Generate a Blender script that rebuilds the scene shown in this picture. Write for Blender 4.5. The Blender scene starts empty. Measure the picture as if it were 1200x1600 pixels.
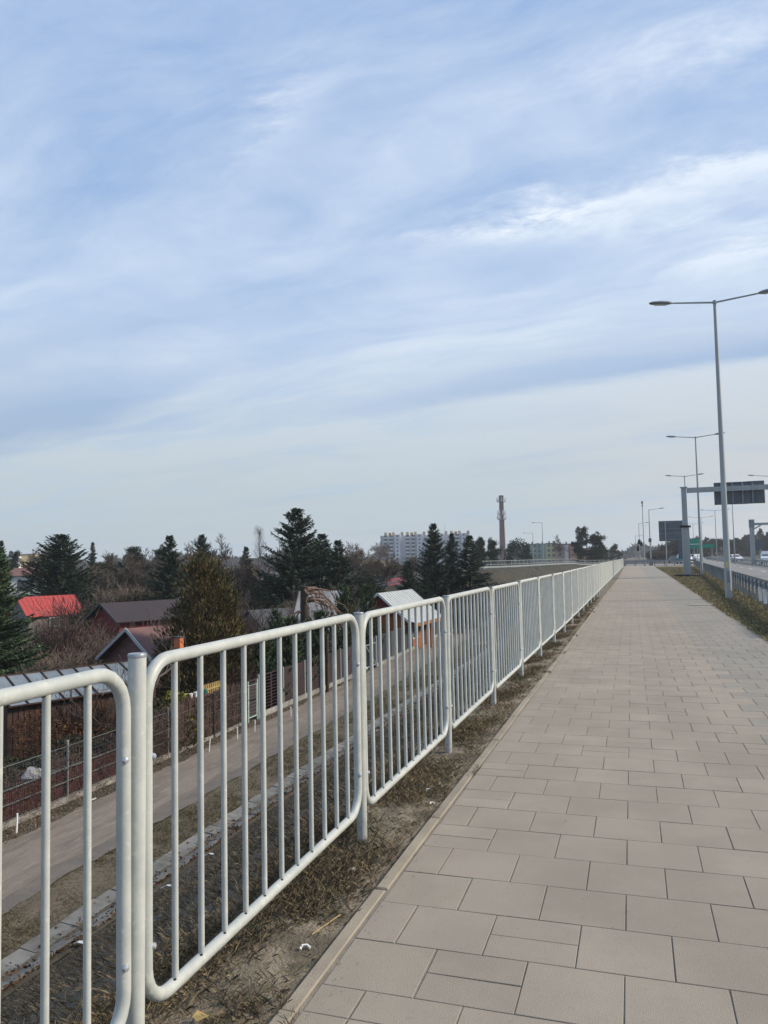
import bpy, math, random
import numpy as np
from mathutils import Vector, Matrix, noise as mnoise

D = bpy.data
scn = bpy.context.scene
COL = scn.collection
R = math.radians

# ------------------------------------------------------------------ camera
CAM_H = 1.5
yaw, pitch, roll = R(17.80), R(3.66), R(1.15)
fw = Vector((-math.sin(yaw) * math.cos(pitch), math.cos(yaw) * math.cos(pitch), math.sin(pitch)))
r0 = Vector((math.cos(yaw), math.sin(yaw), 0))
u0 = r0.cross(fw)
rt = r0 * math.cos(roll) - u0 * math.sin(roll)
up = u0 * math.cos(roll) + r0 * math.sin(roll)
cd = D.cameras.new('camera')
cam = D.objects.new('camera', cd)
COL.objects.link(cam)
cam.matrix_world = Matrix(((rt.x, up.x, -fw.x, 0), (rt.y, up.y, -fw.y, 0), (rt.z, up.z, -fw.z, CAM_H), (0, 0, 0, 1)))
cd.sensor_fit = 'VERTICAL'
cd.sensor_height = 36
cd.lens = 27.0
cd.clip_start = 0.05
cd.clip_end = 9000
scn.camera = cam

# ------------------------------------------------------------------ node maths helper
class N:
    """a value socket in a node tree, with arithmetic"""
    def __init__(self, nt, s): self.nt, self.s = nt, s
    def op(self, o, *a, clamp=False):
        n = self.nt.nodes.new('ShaderNodeMath'); n.operation = o; n.use_clamp = clamp
        for i, x in enumerate((self,) + a):
            if isinstance(x, N): self.nt.links.new(x.s, n.inputs[i])
            else: n.inputs[i].default_value = x
        return N(self.nt, n.outputs[0])
    def __add__(a, b): return a.op('ADD', b)
    def __sub__(a, b): return a.op('SUBTRACT', b)
    def __mul__(a, b): return a.op('MULTIPLY', b)
    def __truediv__(a, b): return a.op('DIVIDE', b)
    def clamp(a): return a.op('MAXIMUM', 0.0).op('MINIMUM', 1.0)
    def step(a, lo, hi):
        n = a.nt.nodes.new('ShaderNodeMapRange'); n.interpolation_type = 'SMOOTHSTEP'
        a.nt.links.new(a.s, n.inputs[0])
        n.inputs[1].default_value = lo; n.inputs[2].default_value = hi
        return N(a.nt, n.outputs[0])
    def bump(a, c, w):            # a soft bell round c
        t = (a - c) / w
        return (t * t * -1.0).op('EXPONENT') if False else N(a.nt, (t * t * -1.0).s).exp()
    def exp(a): return a.op('EXPONENT')

def mixc(nt, f, a, b, blend='MIX'):
    m = nt.nodes.new('ShaderNodeMix'); m.data_type = 'RGBA'; m.blend_type = blend
    for i, x in ((0, f), (6, a), (7, b)):
        if isinstance(x, N): nt.links.new(x.s, m.inputs[i])
        elif hasattr(x, 'is_linked'): nt.links.new(x, m.inputs[i])
        elif isinstance(x, (int, float)): m.inputs[i].default_value = x
        else: m.inputs[i].default_value = (x[0], x[1], x[2], 1)
    return m.outputs[2]

def noise_tex(nt, vec, scale, detail=4, rough=0.55, dist=0.0):
    n = nt.nodes.new('ShaderNodeTexNoise')
    n.inputs['Scale'].default_value = scale; n.inputs['Detail'].default_value = detail
    n.inputs['Roughness'].default_value = rough; n.inputs['Distortion'].default_value = dist
    if vec is not None: nt.links.new(vec, n.inputs['Vector'])
    return N(nt, n.outputs[0])

# ------------------------------------------------------------------ sky and sun
SUN_AZ, SUN_EL = 72.0, 33.0            # degrees clockwise from +Y, and above the horizon
w = D.worlds.new('World'); scn.world = w; w.use_nodes = True
nt = w.node_tree; nt.nodes.clear()
out = nt.nodes.new('ShaderNodeOutputWorld'); bg = nt.nodes.new('ShaderNodeBackground')
nt.links.new(bg.outputs[0], out.inputs[0])
sky = nt.nodes.new('ShaderNodeTexSky'); sky.sky_type = 'NISHITA'; sky.sun_disc = False
sky.sun_elevation = R(SUN_EL); sky.sun_rotation = R(SUN_AZ); sky.air_density = 1.0; sky.dust_density = 0.6; sky.ozone_density = 1.5
BGS = 0.11
bg.inputs[1].default_value = BGS
tc = nt.nodes.new('ShaderNodeTexCoord')
sep = nt.nodes.new('ShaderNodeSeparateXYZ'); nt.links.new(tc.outputs['Generated'], sep.inputs[0])
dx, dy, dz = (N(nt, sep.outputs[i]) for i in range(3))
zc = dz.op('MAXIMUM', 0.0) + 0.1
u, v = dx / zc, dy / zc
ur, vr = u * 0.985 - v * 0.17, u * 0.17 + v * 0.985          # the streaks run a little off the X axis
def uvvec(a, b, c=0.0):
    n = nt.nodes.new('ShaderNodeCombineXYZ')
    for i, x in enumerate((a, b)): nt.links.new(x.s, n.inputs[i])
    n.inputs[2].default_value = c
    return n.outputs[0]
warp = noise_tex(nt, uvvec(ur * 0.5, vr * 0.8, 3.0), 1.6, 3) - 0.5
s1 = noise_tex(nt, uvvec(ur * 0.38, vr + warp * 0.9, 1.0), 2.3, 5, 0.55)      # long bands
s2 = noise_tex(nt, uvvec(ur * 0.85, vr * 1.5 + warp * 1.6, 7.3), 2.8, 7, 0.62)  # torn wisps
s3 = noise_tex(nt, uvvec(ur * 0.5, vr * 0.5, 11.0), 0.9, 3, 0.5)              # broad patches
base = v.step(0.9, 2.4) * 0.42 + 0.31
dens = base + (s1 - 0.5) * 1.25 + (s2 - 0.5) * 0.95 + (s3 - 0.5) * 1.5
def bell(x): return (x * x * -1.0).exp()
edge = (vr + (s1 - 0.5) * 0.25 + (s2 - 0.5) * 0.12)
lm = (ur * -1.0).step(0.7, 2.0)
low = edge.step(2.90, 3.10) * (lm * -1.0 + 1.0) + edge.step(2.3, 3.5) * lm
s5 = noise_tex(nt, uvvec(ur * 0.35, vr * 1.6, 4.4), 2.0, 6, 0.6)
dens = dens + low * 0.34 + (s5 - 0.5) * 0.5
s4 = noise_tex(nt, uvvec(ur * 1.5, vr * 3.2 + warp * 1.2, 2.1), 3.4, 8, 0.68)
wl = vr - 1.75 + (s4 - 0.5) * 0.36
wisp = bell(wl / 0.105) * ur.step(-1.0, -0.55) * ((s4 - 0.30) * 3.0).clamp()
w2l = vr - 2.17 + (s4 - 0.5) * 0.3
wisp2 = bell(w2l / 0.085) * ur.step(-0.5, -0.05) * ((s4 - 0.28) * 2.6).clamp()
wb = vr - 1.99 - ur * 0.25 + (s4 - 0.5) * 0.35
wispb = bell(wb / 0.09) * ur.step(-0.75, -0.3) * ((s4 - 0.36) * 2.4).clamp() * 0.6
pe = (u + 0.595) * 0.66 + (v - 1.285) * 0.75 + (s4 - 0.5) * 0.22; al = (u + 0.595) * 0.75 - (v - 1.285) * 0.66
wisp3 = bell(pe / 0.055) * bell(al / 0.2) * ((s4 - 0.25) * 2.2).clamp() * 0.6
wisp4 = bell((u - 0.2) / 0.28) * bell((v - 1.34) / 0.09) * ((s4 - 0.33) * 2.6).clamp() * 0.8
knot = bell((u + 0.2) / 0.13) * bell((v - 1.80) / 0.07) * ((s4 - 0.28) * 2.4).clamp()
dens = dens + (s4 - 0.5) * 0.45 * v.step(2.6, 1.6)
bright = (wisp * 0.7 + knot + wisp2 * 0.7 + wisp3 + wisp4 + wispb).clamp()
dens = (dens + bright * 0.7).clamp()
# thick grey-blue undersides: one long band with a clean lower edge, and two soft ones at the far left
band = edge.step(2.45, 2.98) * (low * -1.0 + 1.0) * ur.step(-2.6, -0.6)
l1 = vr - 1.72 + (s1 - 0.5) * 0.5; left1 = bell(l1 / 0.17) * (ur * -1.0).step(1.0, 1.9)
l2 = vr - 2.2 + (s1 - 0.5) * 0.5; left2 = bell(l2 / 0.30) * (ur * -1.0).step(1.7, 2.7)
grey = (band * 0.95 + left1 * 0.6 + left2 * 1.1 + (s1 * -0.6 + s5 * -0.4 + 0.5) * 1.7 * v.step(1.6, 2.4)).clamp()
def k(c): return tuple(x / BGS for x in c)
blue = mixc(nt, dz.step(0.10, 0.6), k((0.385, 0.53, 0.745)), k((0.280, 0.427, 0.712)))
blue = mixc(nt, 0.2, blue, sky.outputs[0])
white = mixc(nt, dz.step(0.03, 0.35), k((0.455, 0.525, 0.56)), k((0.60, 0.692, 0.82)))
white = mixc(nt, (u / 3.0 + 0.3).clamp() * dz.step(0.32, 0.08), white, k((0.56, 0.565, 0.575)))
white = mixc(nt, bright * 0.9, white, k((0.76, 0.82, 0.90)))
shade = mixc(nt, dz.step(0.05, 0.3), k((0.31, 0.415, 0.55)), k((0.315, 0.44, 0.645)))
c = mixc(nt, dens, blue, white)
c = mixc(nt, grey * 0.85, c, shade)
nt.links.new(c, bg.inputs[0])

az, el = R(SUN_AZ), R(SUN_EL)
sd = Vector((math.sin(az) * math.cos(el), math.cos(az) * math.cos(el), math.sin(el)))
sl = D.lights.new('sun', 'SUN'); sl.energy = 4.2; sl.angle = R(9); sl.color = (1.0, 0.885, 0.72)
so = D.objects.new('sun', sl); COL.objects.link(so); so.rotation_euler = sd.to_track_quat('Z', 'Y').to_euler()
scn.view_settings.view_transform = 'Standard'; scn.view_settings.look = 'None'
scn.view_settings.exposure = 0.22; scn.view_settings.gamma = 1.0; scn.view_settings.use_curve_mapping = False
scn.render.engine = 'CYCLES'
scn.cycles.max_bounces = 5; scn.cycles.diffuse_bounces = 3; scn.cycles.glossy_bounces = 2; scn.cycles.transmission_bounces = 3; scn.cycles.volume_bounces = 0
scn.cycles.use_denoising = True

# ------------------------------------------------------------------ materials
def mat(name, col, rough=0.8, col2=None, scale=3.0, amount=0.5, rnd=0.0, metal=0.0, bump=0.0, bscale=60.0, lo=0.35, hi=0.65, spots=None, coord='pos', stretch=None):
    """colour, mixed with a second by noise; varied from object to object / piece to piece; fine relief"""
    m = D.materials.new(name); m.use_nodes = True
    nt = m.node_tree; b = nt.nodes['Principled BSDF']
    b.inputs['Roughness'].default_value = rough; b.inputs['Metallic'].default_value = metal
    b.inputs['Specular IOR Level'].default_value = 0.3
    if coord == 'pos': vec = nt.nodes.new('ShaderNodeNewGeometry').outputs['Position']
    else: vec = nt.nodes.new('ShaderNodeTexCoord').outputs['Object']
    if stretch:
        mp = nt.nodes.new('ShaderNodeMapping'); mp.inputs['Scale'].default_value = stretch
        nt.links.new(vec, mp.inputs[0]); vec = mp.outputs[0]
    c = None
    if col2:
        f = noise_tex(nt, vec, scale, 6, 0.6).step(lo, hi) * amount
        c = mixc(nt, f, col, col2)
    else:
        rgb = nt.nodes.new('ShaderNodeRGB'); rgb.outputs[0].default_value = (*col, 1); c = rgb.outputs[0]
    for sc_, scol, a, lo_, hi_ in ([spots] if isinstance(spots, tuple) else (spots or [])):
        c = mixc(nt, noise_tex(nt, vec, sc_, 5, 0.65).step(lo_, hi_) * a, c, scol)
    if rnd:
        oi = N(nt, nt.nodes.new('ShaderNodeObjectInfo').outputs['Random'])
        pi = N(nt, nt.nodes.new('ShaderNodeNewGeometry').outputs['Random Per Island'])
        f = (oi + pi).op('FRACT') * (2 * rnd) + (1 - rnd)
        hsv = nt.nodes.new('ShaderNodeHueSaturation'); nt.links.new(f.s, hsv.inputs['Value']); nt.links.new(c, hsv.inputs['Color'])
        f2 = (oi * 7.31 + pi * 5.77).op('FRACT') * (0.05 * min(1, rnd * 3)) + (0.5 - 0.025 * min(1, rnd * 3))
        nt.links.new(f2.s, hsv.inputs['Hue'])
        c = hsv.outputs[0]
    nt.links.new(c, b.inputs['Base Color'])
    if bump:
        bn = nt.nodes.new('ShaderNodeBump'); bn.inputs['Strength'].default_value = bump; bn.inputs['Distance'].default_value = 0.02
        nt.links.new(noise_tex(nt, vec, bscale, 4, 0.6).s, bn.inputs['Height']); nt.links.new(bn.outputs[0], b.inputs['Normal'])
    return m

def glass(name, col=(0.05, 0.06, 0.07), rough=0.08):
    m = mat(name, col, rough); m.node_tree.nodes['Principled BSDF'].inputs['Specular IOR Level'].default_value = 0.7
    return m

M = {}
M['galv'] = mat('painted_galvanised_steel', (0.435, 0.452, 0.422), 0.45, (0.325, 0.348, 0.332), 9, 0.6, 0.05, 0.0, 0.06, 140, spots=(35, (0.62, 0.62, 0.56), 0.4, 0.55, 0.7))
def weather(m):
    # rust freckles and drips, and dirt splashed up near the ground
    nt = m.node_tree; b = nt.nodes['Principled BSDF']; c0 = b.inputs['Base Color'].links[0].from_socket
    pos = nt.nodes.new('ShaderNodeNewGeometry').outputs['Position']
    mp = nt.nodes.new('ShaderNodeMapping'); mp.inputs['Scale'].default_value = (1, 1, 0.12); nt.links.new(pos, mp.inputs[0])
    rust = noise_tex(nt, mp.outputs[0], 55, 4, 0.6).step(0.66, 0.78) * noise_tex(nt, pos, 3.1, 3).step(0.5, 0.66)
    c1 = mixc(nt, rust * 0.55, c0, (0.21, 0.155, 0.10))
    spx = nt.nodes.new('ShaderNodeSeparateXYZ'); nt.links.new(pos, spx.inputs[0]); z = N(nt, spx.outputs[2])
    dirt = (z * -1.0).step(-0.22, 0.0) * noise_tex(nt, pos, 28, 5, 0.65).step(0.42, 0.66)
    c2 = mixc(nt, dirt * 0.7, c1, (0.17, 0.145, 0.11))
    nt.links.new(c2, b.inputs['Base Color'])
weather(M['galv'])
M['galv'].node_tree.nodes['Principled BSDF'].inputs['Specular IOR Level'].default_value = 0.45
M['cap'] = mat('cap_steel', (0.30, 0.32, 0.33), 0.35, (0.2, 0.21, 0.22), 20, 0.5, metal=0.4)
M['bolt'] = mat('bolt_zinc', (0.55, 0.58, 0.6), 0.3, metal=0.7)
M['hole'] = mat('dark_hole', (0.015, 0.015, 0.015), 0.9)
M['slab'] = mat('concrete_slab', (0.300, 0.261, 0.212), 0.85, (0.252, 0.218, 0.177), 1.9, 0.75, 0.045, 0, 0.35, 230, spots=[(26, (0.20, 0.175, 0.145), 0.5, 0.60, 0.72), (0.45, (0.232, 0.205, 0.166), 0.5, 0.45, 0.62), (9, (0.175, 0.152, 0.122), 0.55, 0.66, 0.74), (60, (0.34, 0.31, 0.26), 0.45, 0.66, 0.76)])
M['slabg'] = mat('grey_concrete_slab', (0.270, 0.248, 0.212), 0.85, (0.228, 0.210, 0.179), 1.9, 0.75, 0.045, 0, 0.35, 230, spots=[(26, (0.18, 0.175, 0.155), 0.5, 0.60, 0.72), (0.45, (0.21, 0.196, 0.168), 0.5, 0.45, 0.62), (9, (0.16, 0.15, 0.125), 0.55, 0.66, 0.74)])
M['kerb'] = mat('kerb_concrete', (0.295, 0.256, 0.196), 0.88, (0.225, 0.193, 0.148), 3, 0.8, 0.07, 0, 0.4, 150)
M['joint'] = mat('joint_sand', (0.262, 0.226, 0.18), 0.95, (0.19, 0.163, 0.13), 7, 0.9, bump=0.5, bscale=200)
M['soil'] = mat('dry_soil', (0.15, 0.118, 0.083), 0.95, (0.09, 0.074, 0.052), 1.6, 0.8, 0, 0, 0.8, 25, spots=(7, (0.055, 0.058, 0.03), 0.55, 0.5, 0.62))
M['sand'] = mat('sandy_shoulder', (0.25, 0.207, 0.15), 0.95, (0.115, 0.094, 0.066), 5, 0.95, 0, 0, 0.8, 60, lo=0.4, hi=0.6, spots=(2.3, (0.075, 0.066, 0.042), 0.7, 0.5, 0.62))
M['garden'] = mat('garden_ground', (0.072, 0.066, 0.042), 0.95, (0.05, 0.056, 0.028), 0.25, 0.9, 0, 0, 0.7, 6, spots=(1.2, (0.12, 0.095, 0.066), 0.6, 0.5, 0.65))
M['ramp'] = mat('dark_winter_grass', (0.052, 0.046, 0.034), 0.95, (0.03, 0.03, 0.022), 0.3, 0.9, 0, 0, 0.8, 5, spots=(1.5, (0.075, 0.062, 0.042), 0.6, 0.5, 0.65))
M['track'] = mat('dirt_track', (0.20, 0.170, 0.140), 0.95, (0.14, 0.118, 0.098), 2.2, 0.9, 0, 0, 0.8, 22, spots=(5.0, (0.27, 0.23, 0.185), 0.6, 0.52, 0.68), stretch=(1, .22, 1))
M['tverge'] = mat('verge_dirt', (0.105, 0.085, 0.066), 0.95, (0.055, 0.047, 0.038), 1.6, 0.9, 0, 0, 0.7, 16, spots=(6, (0.2, 0.175, 0.14), 0.5, 0.6, 0.7))
M['rut'] = mat('wheel_rut_dirt', (0.165, 0.139, 0.115), 0.95, (0.205, 0.174, 0.143), 1.3, 1.0, 0, 0, 0.6, 26, spots=(3.0, (0.145, 0.118, 0.093), 0.6, 0.5, 0.66), stretch=(1, .3, 1))
M['wet'] = mat('damp_track_edge', (0.12, 0.106, 0.092), 0.8, (0.165, 0.14, 0.112), 1.6, 0.8, bump=0.5, bscale=14)
M['gutter'] = mat('gutter_concrete', (0.20, 0.195, 0.178), 0.9, (0.12, 0.115, 0.10), 3, 0.8, 0.18, 0, 0.4, 60)
M['verge'] = mat('verge_soil', (0.185, 0.152, 0.095), 0.95, (0.125, 0.112, 0.066), 0.8, 0.9, 0, 0, 0.8, 20, spots=(3, (0.19, 0.155, 0.10), 0.6, 0.5, 0.65))
M['asphalt'] = mat('road_asphalt', (0.215, 0.212, 0.205), 0.85, (0.17, 0.168, 0.162), 0.35, 0.7, bump=0.3, bscale=120)
M['paint'] = mat('road_paint', (0.72, 0.72, 0.70), 0.6, (0.45, 0.45, 0.44), 4, 0.6)
M['zinc'] = mat('barrier_zinc', (0.235, 0.265, 0.275), 0.45, (0.17, 0.195, 0.205), 2, 0.7, 0.1, 0.35)
M['zincl'] = mat('pole_zinc', (0.33, 0.355, 0.35), 0.45, (0.245, 0.268, 0.268), 1.5, 0.7, 0.06, 0.2, stretch=(1, 1, 0.15))
M['white'] = mat('white_plastic', (0.74, 0.75, 0.74), 0.5, (0.55, 0.55, 0.52), 6, 0.5, 0.05)
M['signback'] = mat('sign_back_aluminium', (0.135, 0.15, 0.17), 0.5, (0.105, 0.118, 0.135), 1.2, 0.7, 0.05, 0.3)
M['signgrn'] = mat('sign_green', (0.012, 0.27, 0.17), 0.5)
M['lamp'] = mat('luminaire_grey', (0.24, 0.255, 0.26), 0.4, (0.19, 0.2, 0.21), 4, 0.5)
M['lens'] = glass('luminaire_lens', (0.33, 0.36, 0.38), 0.2)
M['black'] = mat('black_rubber', (0.018, 0.018, 0.02), 0.7)
M['yellow'] = mat('yellow_sticker', (0.62, 0.5, 0.16), 0.6)
M['glass'] = glass('window_glass')
M['pane'] = mat('frosted_pane', (0.18, 0.21, 0.235), 0.35, (0.10, 0.12, 0.135), 1.4, 0.6, 0.12)
M['bark'] = mat('bark_brown', (0.075, 0.056, 0.042), 0.95, (0.04, 0.031, 0.025), 6, 0.8, 0.1, bump=0.6, bscale=30)
M['twig'] = mat('twig_grey', (0.125, 0.098, 0.08), 0.95, (0.08, 0.064, 0.054), 2, 0.8, 0.2)
M['twigred'] = mat('twig_reddish', (0.105, 0.066, 0.053), 0.95, (0.062, 0.042, 0.036), 2, 0.8, 0.25)
M['birch'] = mat('birch_bark', (0.42, 0.40, 0.36), 0.9, (0.10, 0.09, 0.08), 3, 0.7)
M['peeled'] = mat('peeled_wood', (0.27, 0.18, 0.125), 0.85, (0.13, 0.082, 0.06), 5, 0.8, 0.15)
def leaf(name, c1, c2, rnd=0.4):
    m = mat(name, c1, 0.7, c2, 0.9, 0.9, rnd); m.node_tree.nodes['Principled BSDF'].inputs['Specular IOR Level'].default_value = 0.15
    return m
M['spruce'] = leaf('spruce_needles', (0.024, 0.042, 0.025), (0.036, 0.055, 0.03), 0.5)
M['spruceb'] = leaf('blue_spruce_needles', (0.032, 0.05, 0.044), (0.025, 0.04, 0.032))
M['fir'] = leaf('fir_needles', (0.075, 0.105, 0.055), (0.04, 0.068, 0.038), 0.6)
M['pine'] = leaf('pine_needles', (0.03, 0.046, 0.028), (0.042, 0.055, 0.03))
M['youngpine'] = leaf('young_pine_needles', (0.062, 0.085, 0.042), (0.044, 0.066, 0.034), 0.45)
M['thuja'] = leaf('thuja_sprays', (0.115, 0.086, 0.036), (0.062, 0.057, 0.026), 0.55)
M['roundl'] = leaf('cypress_sprays', (0.018, 0.038, 0.026), (0.024, 0.046, 0.028))
M['shrub'] = leaf('shrub_leaves', (0.034, 0.045, 0.026), (0.062, 0.056, 0.034), 0.5)
M['yellowleaf'] = leaf('yellow_green_leaves', (0.15, 0.15, 0.028), (0.09, 0.1, 0.022), 0.5)
M['rustleaf'] = leaf('rusty_dry_leaves', (0.135, 0.07, 0.036), (0.09, 0.052, 0.03), 0.4)
M['ivy'] = leaf('dark_ivy', (0.025, 0.032, 0.02), (0.04, 0.04, 0.026), 0.5)
M['straw'] = leaf('dry_grass', (0.205, 0.160, 0.098), (0.105, 0.085, 0.055), 0.6)
M['straw2'] = leaf('dry_slope_grass', (0.215, 0.168, 0.115), (0.12, 0.098, 0.067), 0.65)
M['rampgrass'] = leaf('dark_ramp_grass', (0.062, 0.053, 0.036), (0.036, 0.036, 0.025), 0.5)
M['green'] = leaf('green_grass', (0.052, 0.07, 0.022), (0.04, 0.055, 0.02), 0.5)
M['sgrass'] = leaf('strip_grass', (0.135, 0.112, 0.062), (0.085, 0.082, 0.042), 0.55)
M['vgrass'] = leaf('verge_grass', (0.255, 0.212, 0.12), (0.17, 0.152, 0.082), 0.5)
M['woods'] = leaf('far_wood', (0.066, 0.062, 0.052), (0.045, 0.05, 0.042), 0.4)
M['redroof'] = mat('red_sheet_roof', (0.40, 0.058, 0.05), 0.6, (0.31, 0.055, 0.047), 2, 0.9, 0.05, spots=(1.1, (0.27, 0.075, 0.065), 0.5, 0.5, 0.7))
M['greywall'] = mat('weathered_wall', (0.20, 0.175, 0.165), 0.9, (0.13, 0.115, 0.105), 2, 0.8)
M['dkroof'] = mat('dark_felt_roof', (0.068, 0.07, 0.076), 0.85, (0.05, 0.052, 0.056), 1.5, 0.8)
M['purproof'] = mat('purple_brown_roof', (0.046, 0.035, 0.039), 0.8, (0.034, 0.028, 0.031), 1.2, 0.8)
M['marroof'] = mat('maroon_roof', (0.19, 0.10, 0.092), 0.8, (0.135, 0.078, 0.074), 0.9, 0.9)
M['marwd'] = mat('faded_maroon_boards', (0.22, 0.118, 0.105), 0.85, (0.155, 0.09, 0.082), 1.5, 0.8, 0.05, coord='obj', stretch=(1, 1, 5))
M['marroof2'] = mat('rosy_red_roof', (0.36, 0.075, 0.085), 0.6, (0.28, 0.06, 0.07), 2, 0.6)
M['brownwd'] = mat('brown_boards', (0.18, 0.105, 0.048), 0.85, (0.13, 0.078, 0.04), 1.5, 0.8, 0.1, coord='obj', stretch=(1, 1, 6))
M['redwd'] = mat('dark_red_boards', (0.185, 0.022, 0.024), 0.8, (0.11, 0.018, 0.02), 2.0, 0.8, 0.1, coord='obj', stretch=(0.4, 0.4, 5))
M['orange'] = mat('orange_boards', (0.33, 0.12, 0.035), 0.75, (0.25, 0.09, 0.03), 2, 0.7, 0.1)
M['shedwd'] = mat('old_brown_boards', (0.075, 0.042, 0.032), 0.9, (0.045, 0.03, 0.026), 3, 0.8, 0.2)
M['cream'] = mat('cream_wall', (0.55, 0.44, 0.25), 0.9, (0.45, 0.36, 0.22), 1, 0.5)
M['white_wall'] = mat('white_wall', (0.62, 0.63, 0.64), 0.85, (0.5, 0.51, 0.52), 0.4, 0.6)
M['metroof'] = mat('pale_metal_roof', (0.43, 0.45, 0.45), 0.5, (0.33, 0.35, 0.35), 1.5, 0.7, 0.08)
M['panelgrey'] = mat('flat_grey_panel', (0.46, 0.48, 0.52), 0.9, (0.40, 0.42, 0.46), 0.2, 0.6)
M['oldroof'] = mat('weathered_pale_roof', (0.40, 0.40, 0.39), 0.8, (0.22, 0.21, 0.2), 1.6, 0.9, 0.05, stretch=(1, .4, .4))
M['flatgreen'] = mat('flat_green_panel', (0.19, 0.28, 0.225), 0.9, (0.24, 0.31, 0.26), 0.15, 0.6)
M['flatlime'] = mat('flat_lime_panel', (0.47, 0.44, 0.20), 0.9, (0.38, 0.38, 0.2), 0.15, 0.6)
M['flatpink'] = mat('flat_pink_panel', (0.42, 0.25, 0.21), 0.9, (0.5, 0.36, 0.31), 0.15, 0.6)
M['flatorange'] = mat('flat_orange_panel', (0.40, 0.15, 0.075), 0.9, (0.46, 0.22, 0.11), 0.15, 0.6)
M['brick'] = mat('chimney_brick', (0.20, 0.105, 0.078), 0.9, (0.135, 0.08, 0.064), 0.4, 0.8)
M['plinth'] = mat('plinth_concrete', (0.29, 0.28, 0.26), 0.9, (0.17, 0.163, 0.148), 2.5, 0.9, 0.12)
M['pfence'] = mat('dark_purple_sheet', (0.030, 0.023, 0.027), 0.55, (0.046, 0.03, 0.032), 1.5, 0.8, 0.12)
M['gfence'] = mat('dark_grey_sheet', (0.072, 0.073, 0.084), 0.55, (0.055, 0.057, 0.066), 1.5, 0.8, 0.1)
M['redstrip'] = mat('red_brown_strip', (0.075, 0.024, 0.022), 0.8, (0.046, 0.02, 0.019), 3, 0.8, 0.25)
M['brush'] = mat('brushwood', (0.115, 0.078, 0.064), 0.95, (0.066, 0.046, 0.04), 3, 0.8, 0.4)
M['palegreen'] = mat('pale_green_paint', (0.32, 0.42, 0.39), 0.6, (0.24, 0.31, 0.29), 4, 0.6)
M['plank'] = mat('yellow_planks', (0.38, 0.27, 0.11), 0.8, (0.27, 0.19, 0.085), 3, 0.7, 0.12)
M['carwhite'] = mat('white_car_paint', (0.68, 0.69, 0.7), 0.3)
M['cardark'] = mat('dark_car_paint', (0.05, 0.055, 0.065), 0.3)
M['carteal'] = mat('teal_car_paint', (0.015, 0.19, 0.16), 0.3)
M['bag'] = mat('pale_plastic_bag', (0.30, 0.30, 0.29), 0.45, (0.25, 0.24, 0.23), 6, 0.6)
M['bin'] = mat('orange_plastic', (0.50, 0.15, 0.06), 0.6)

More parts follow.
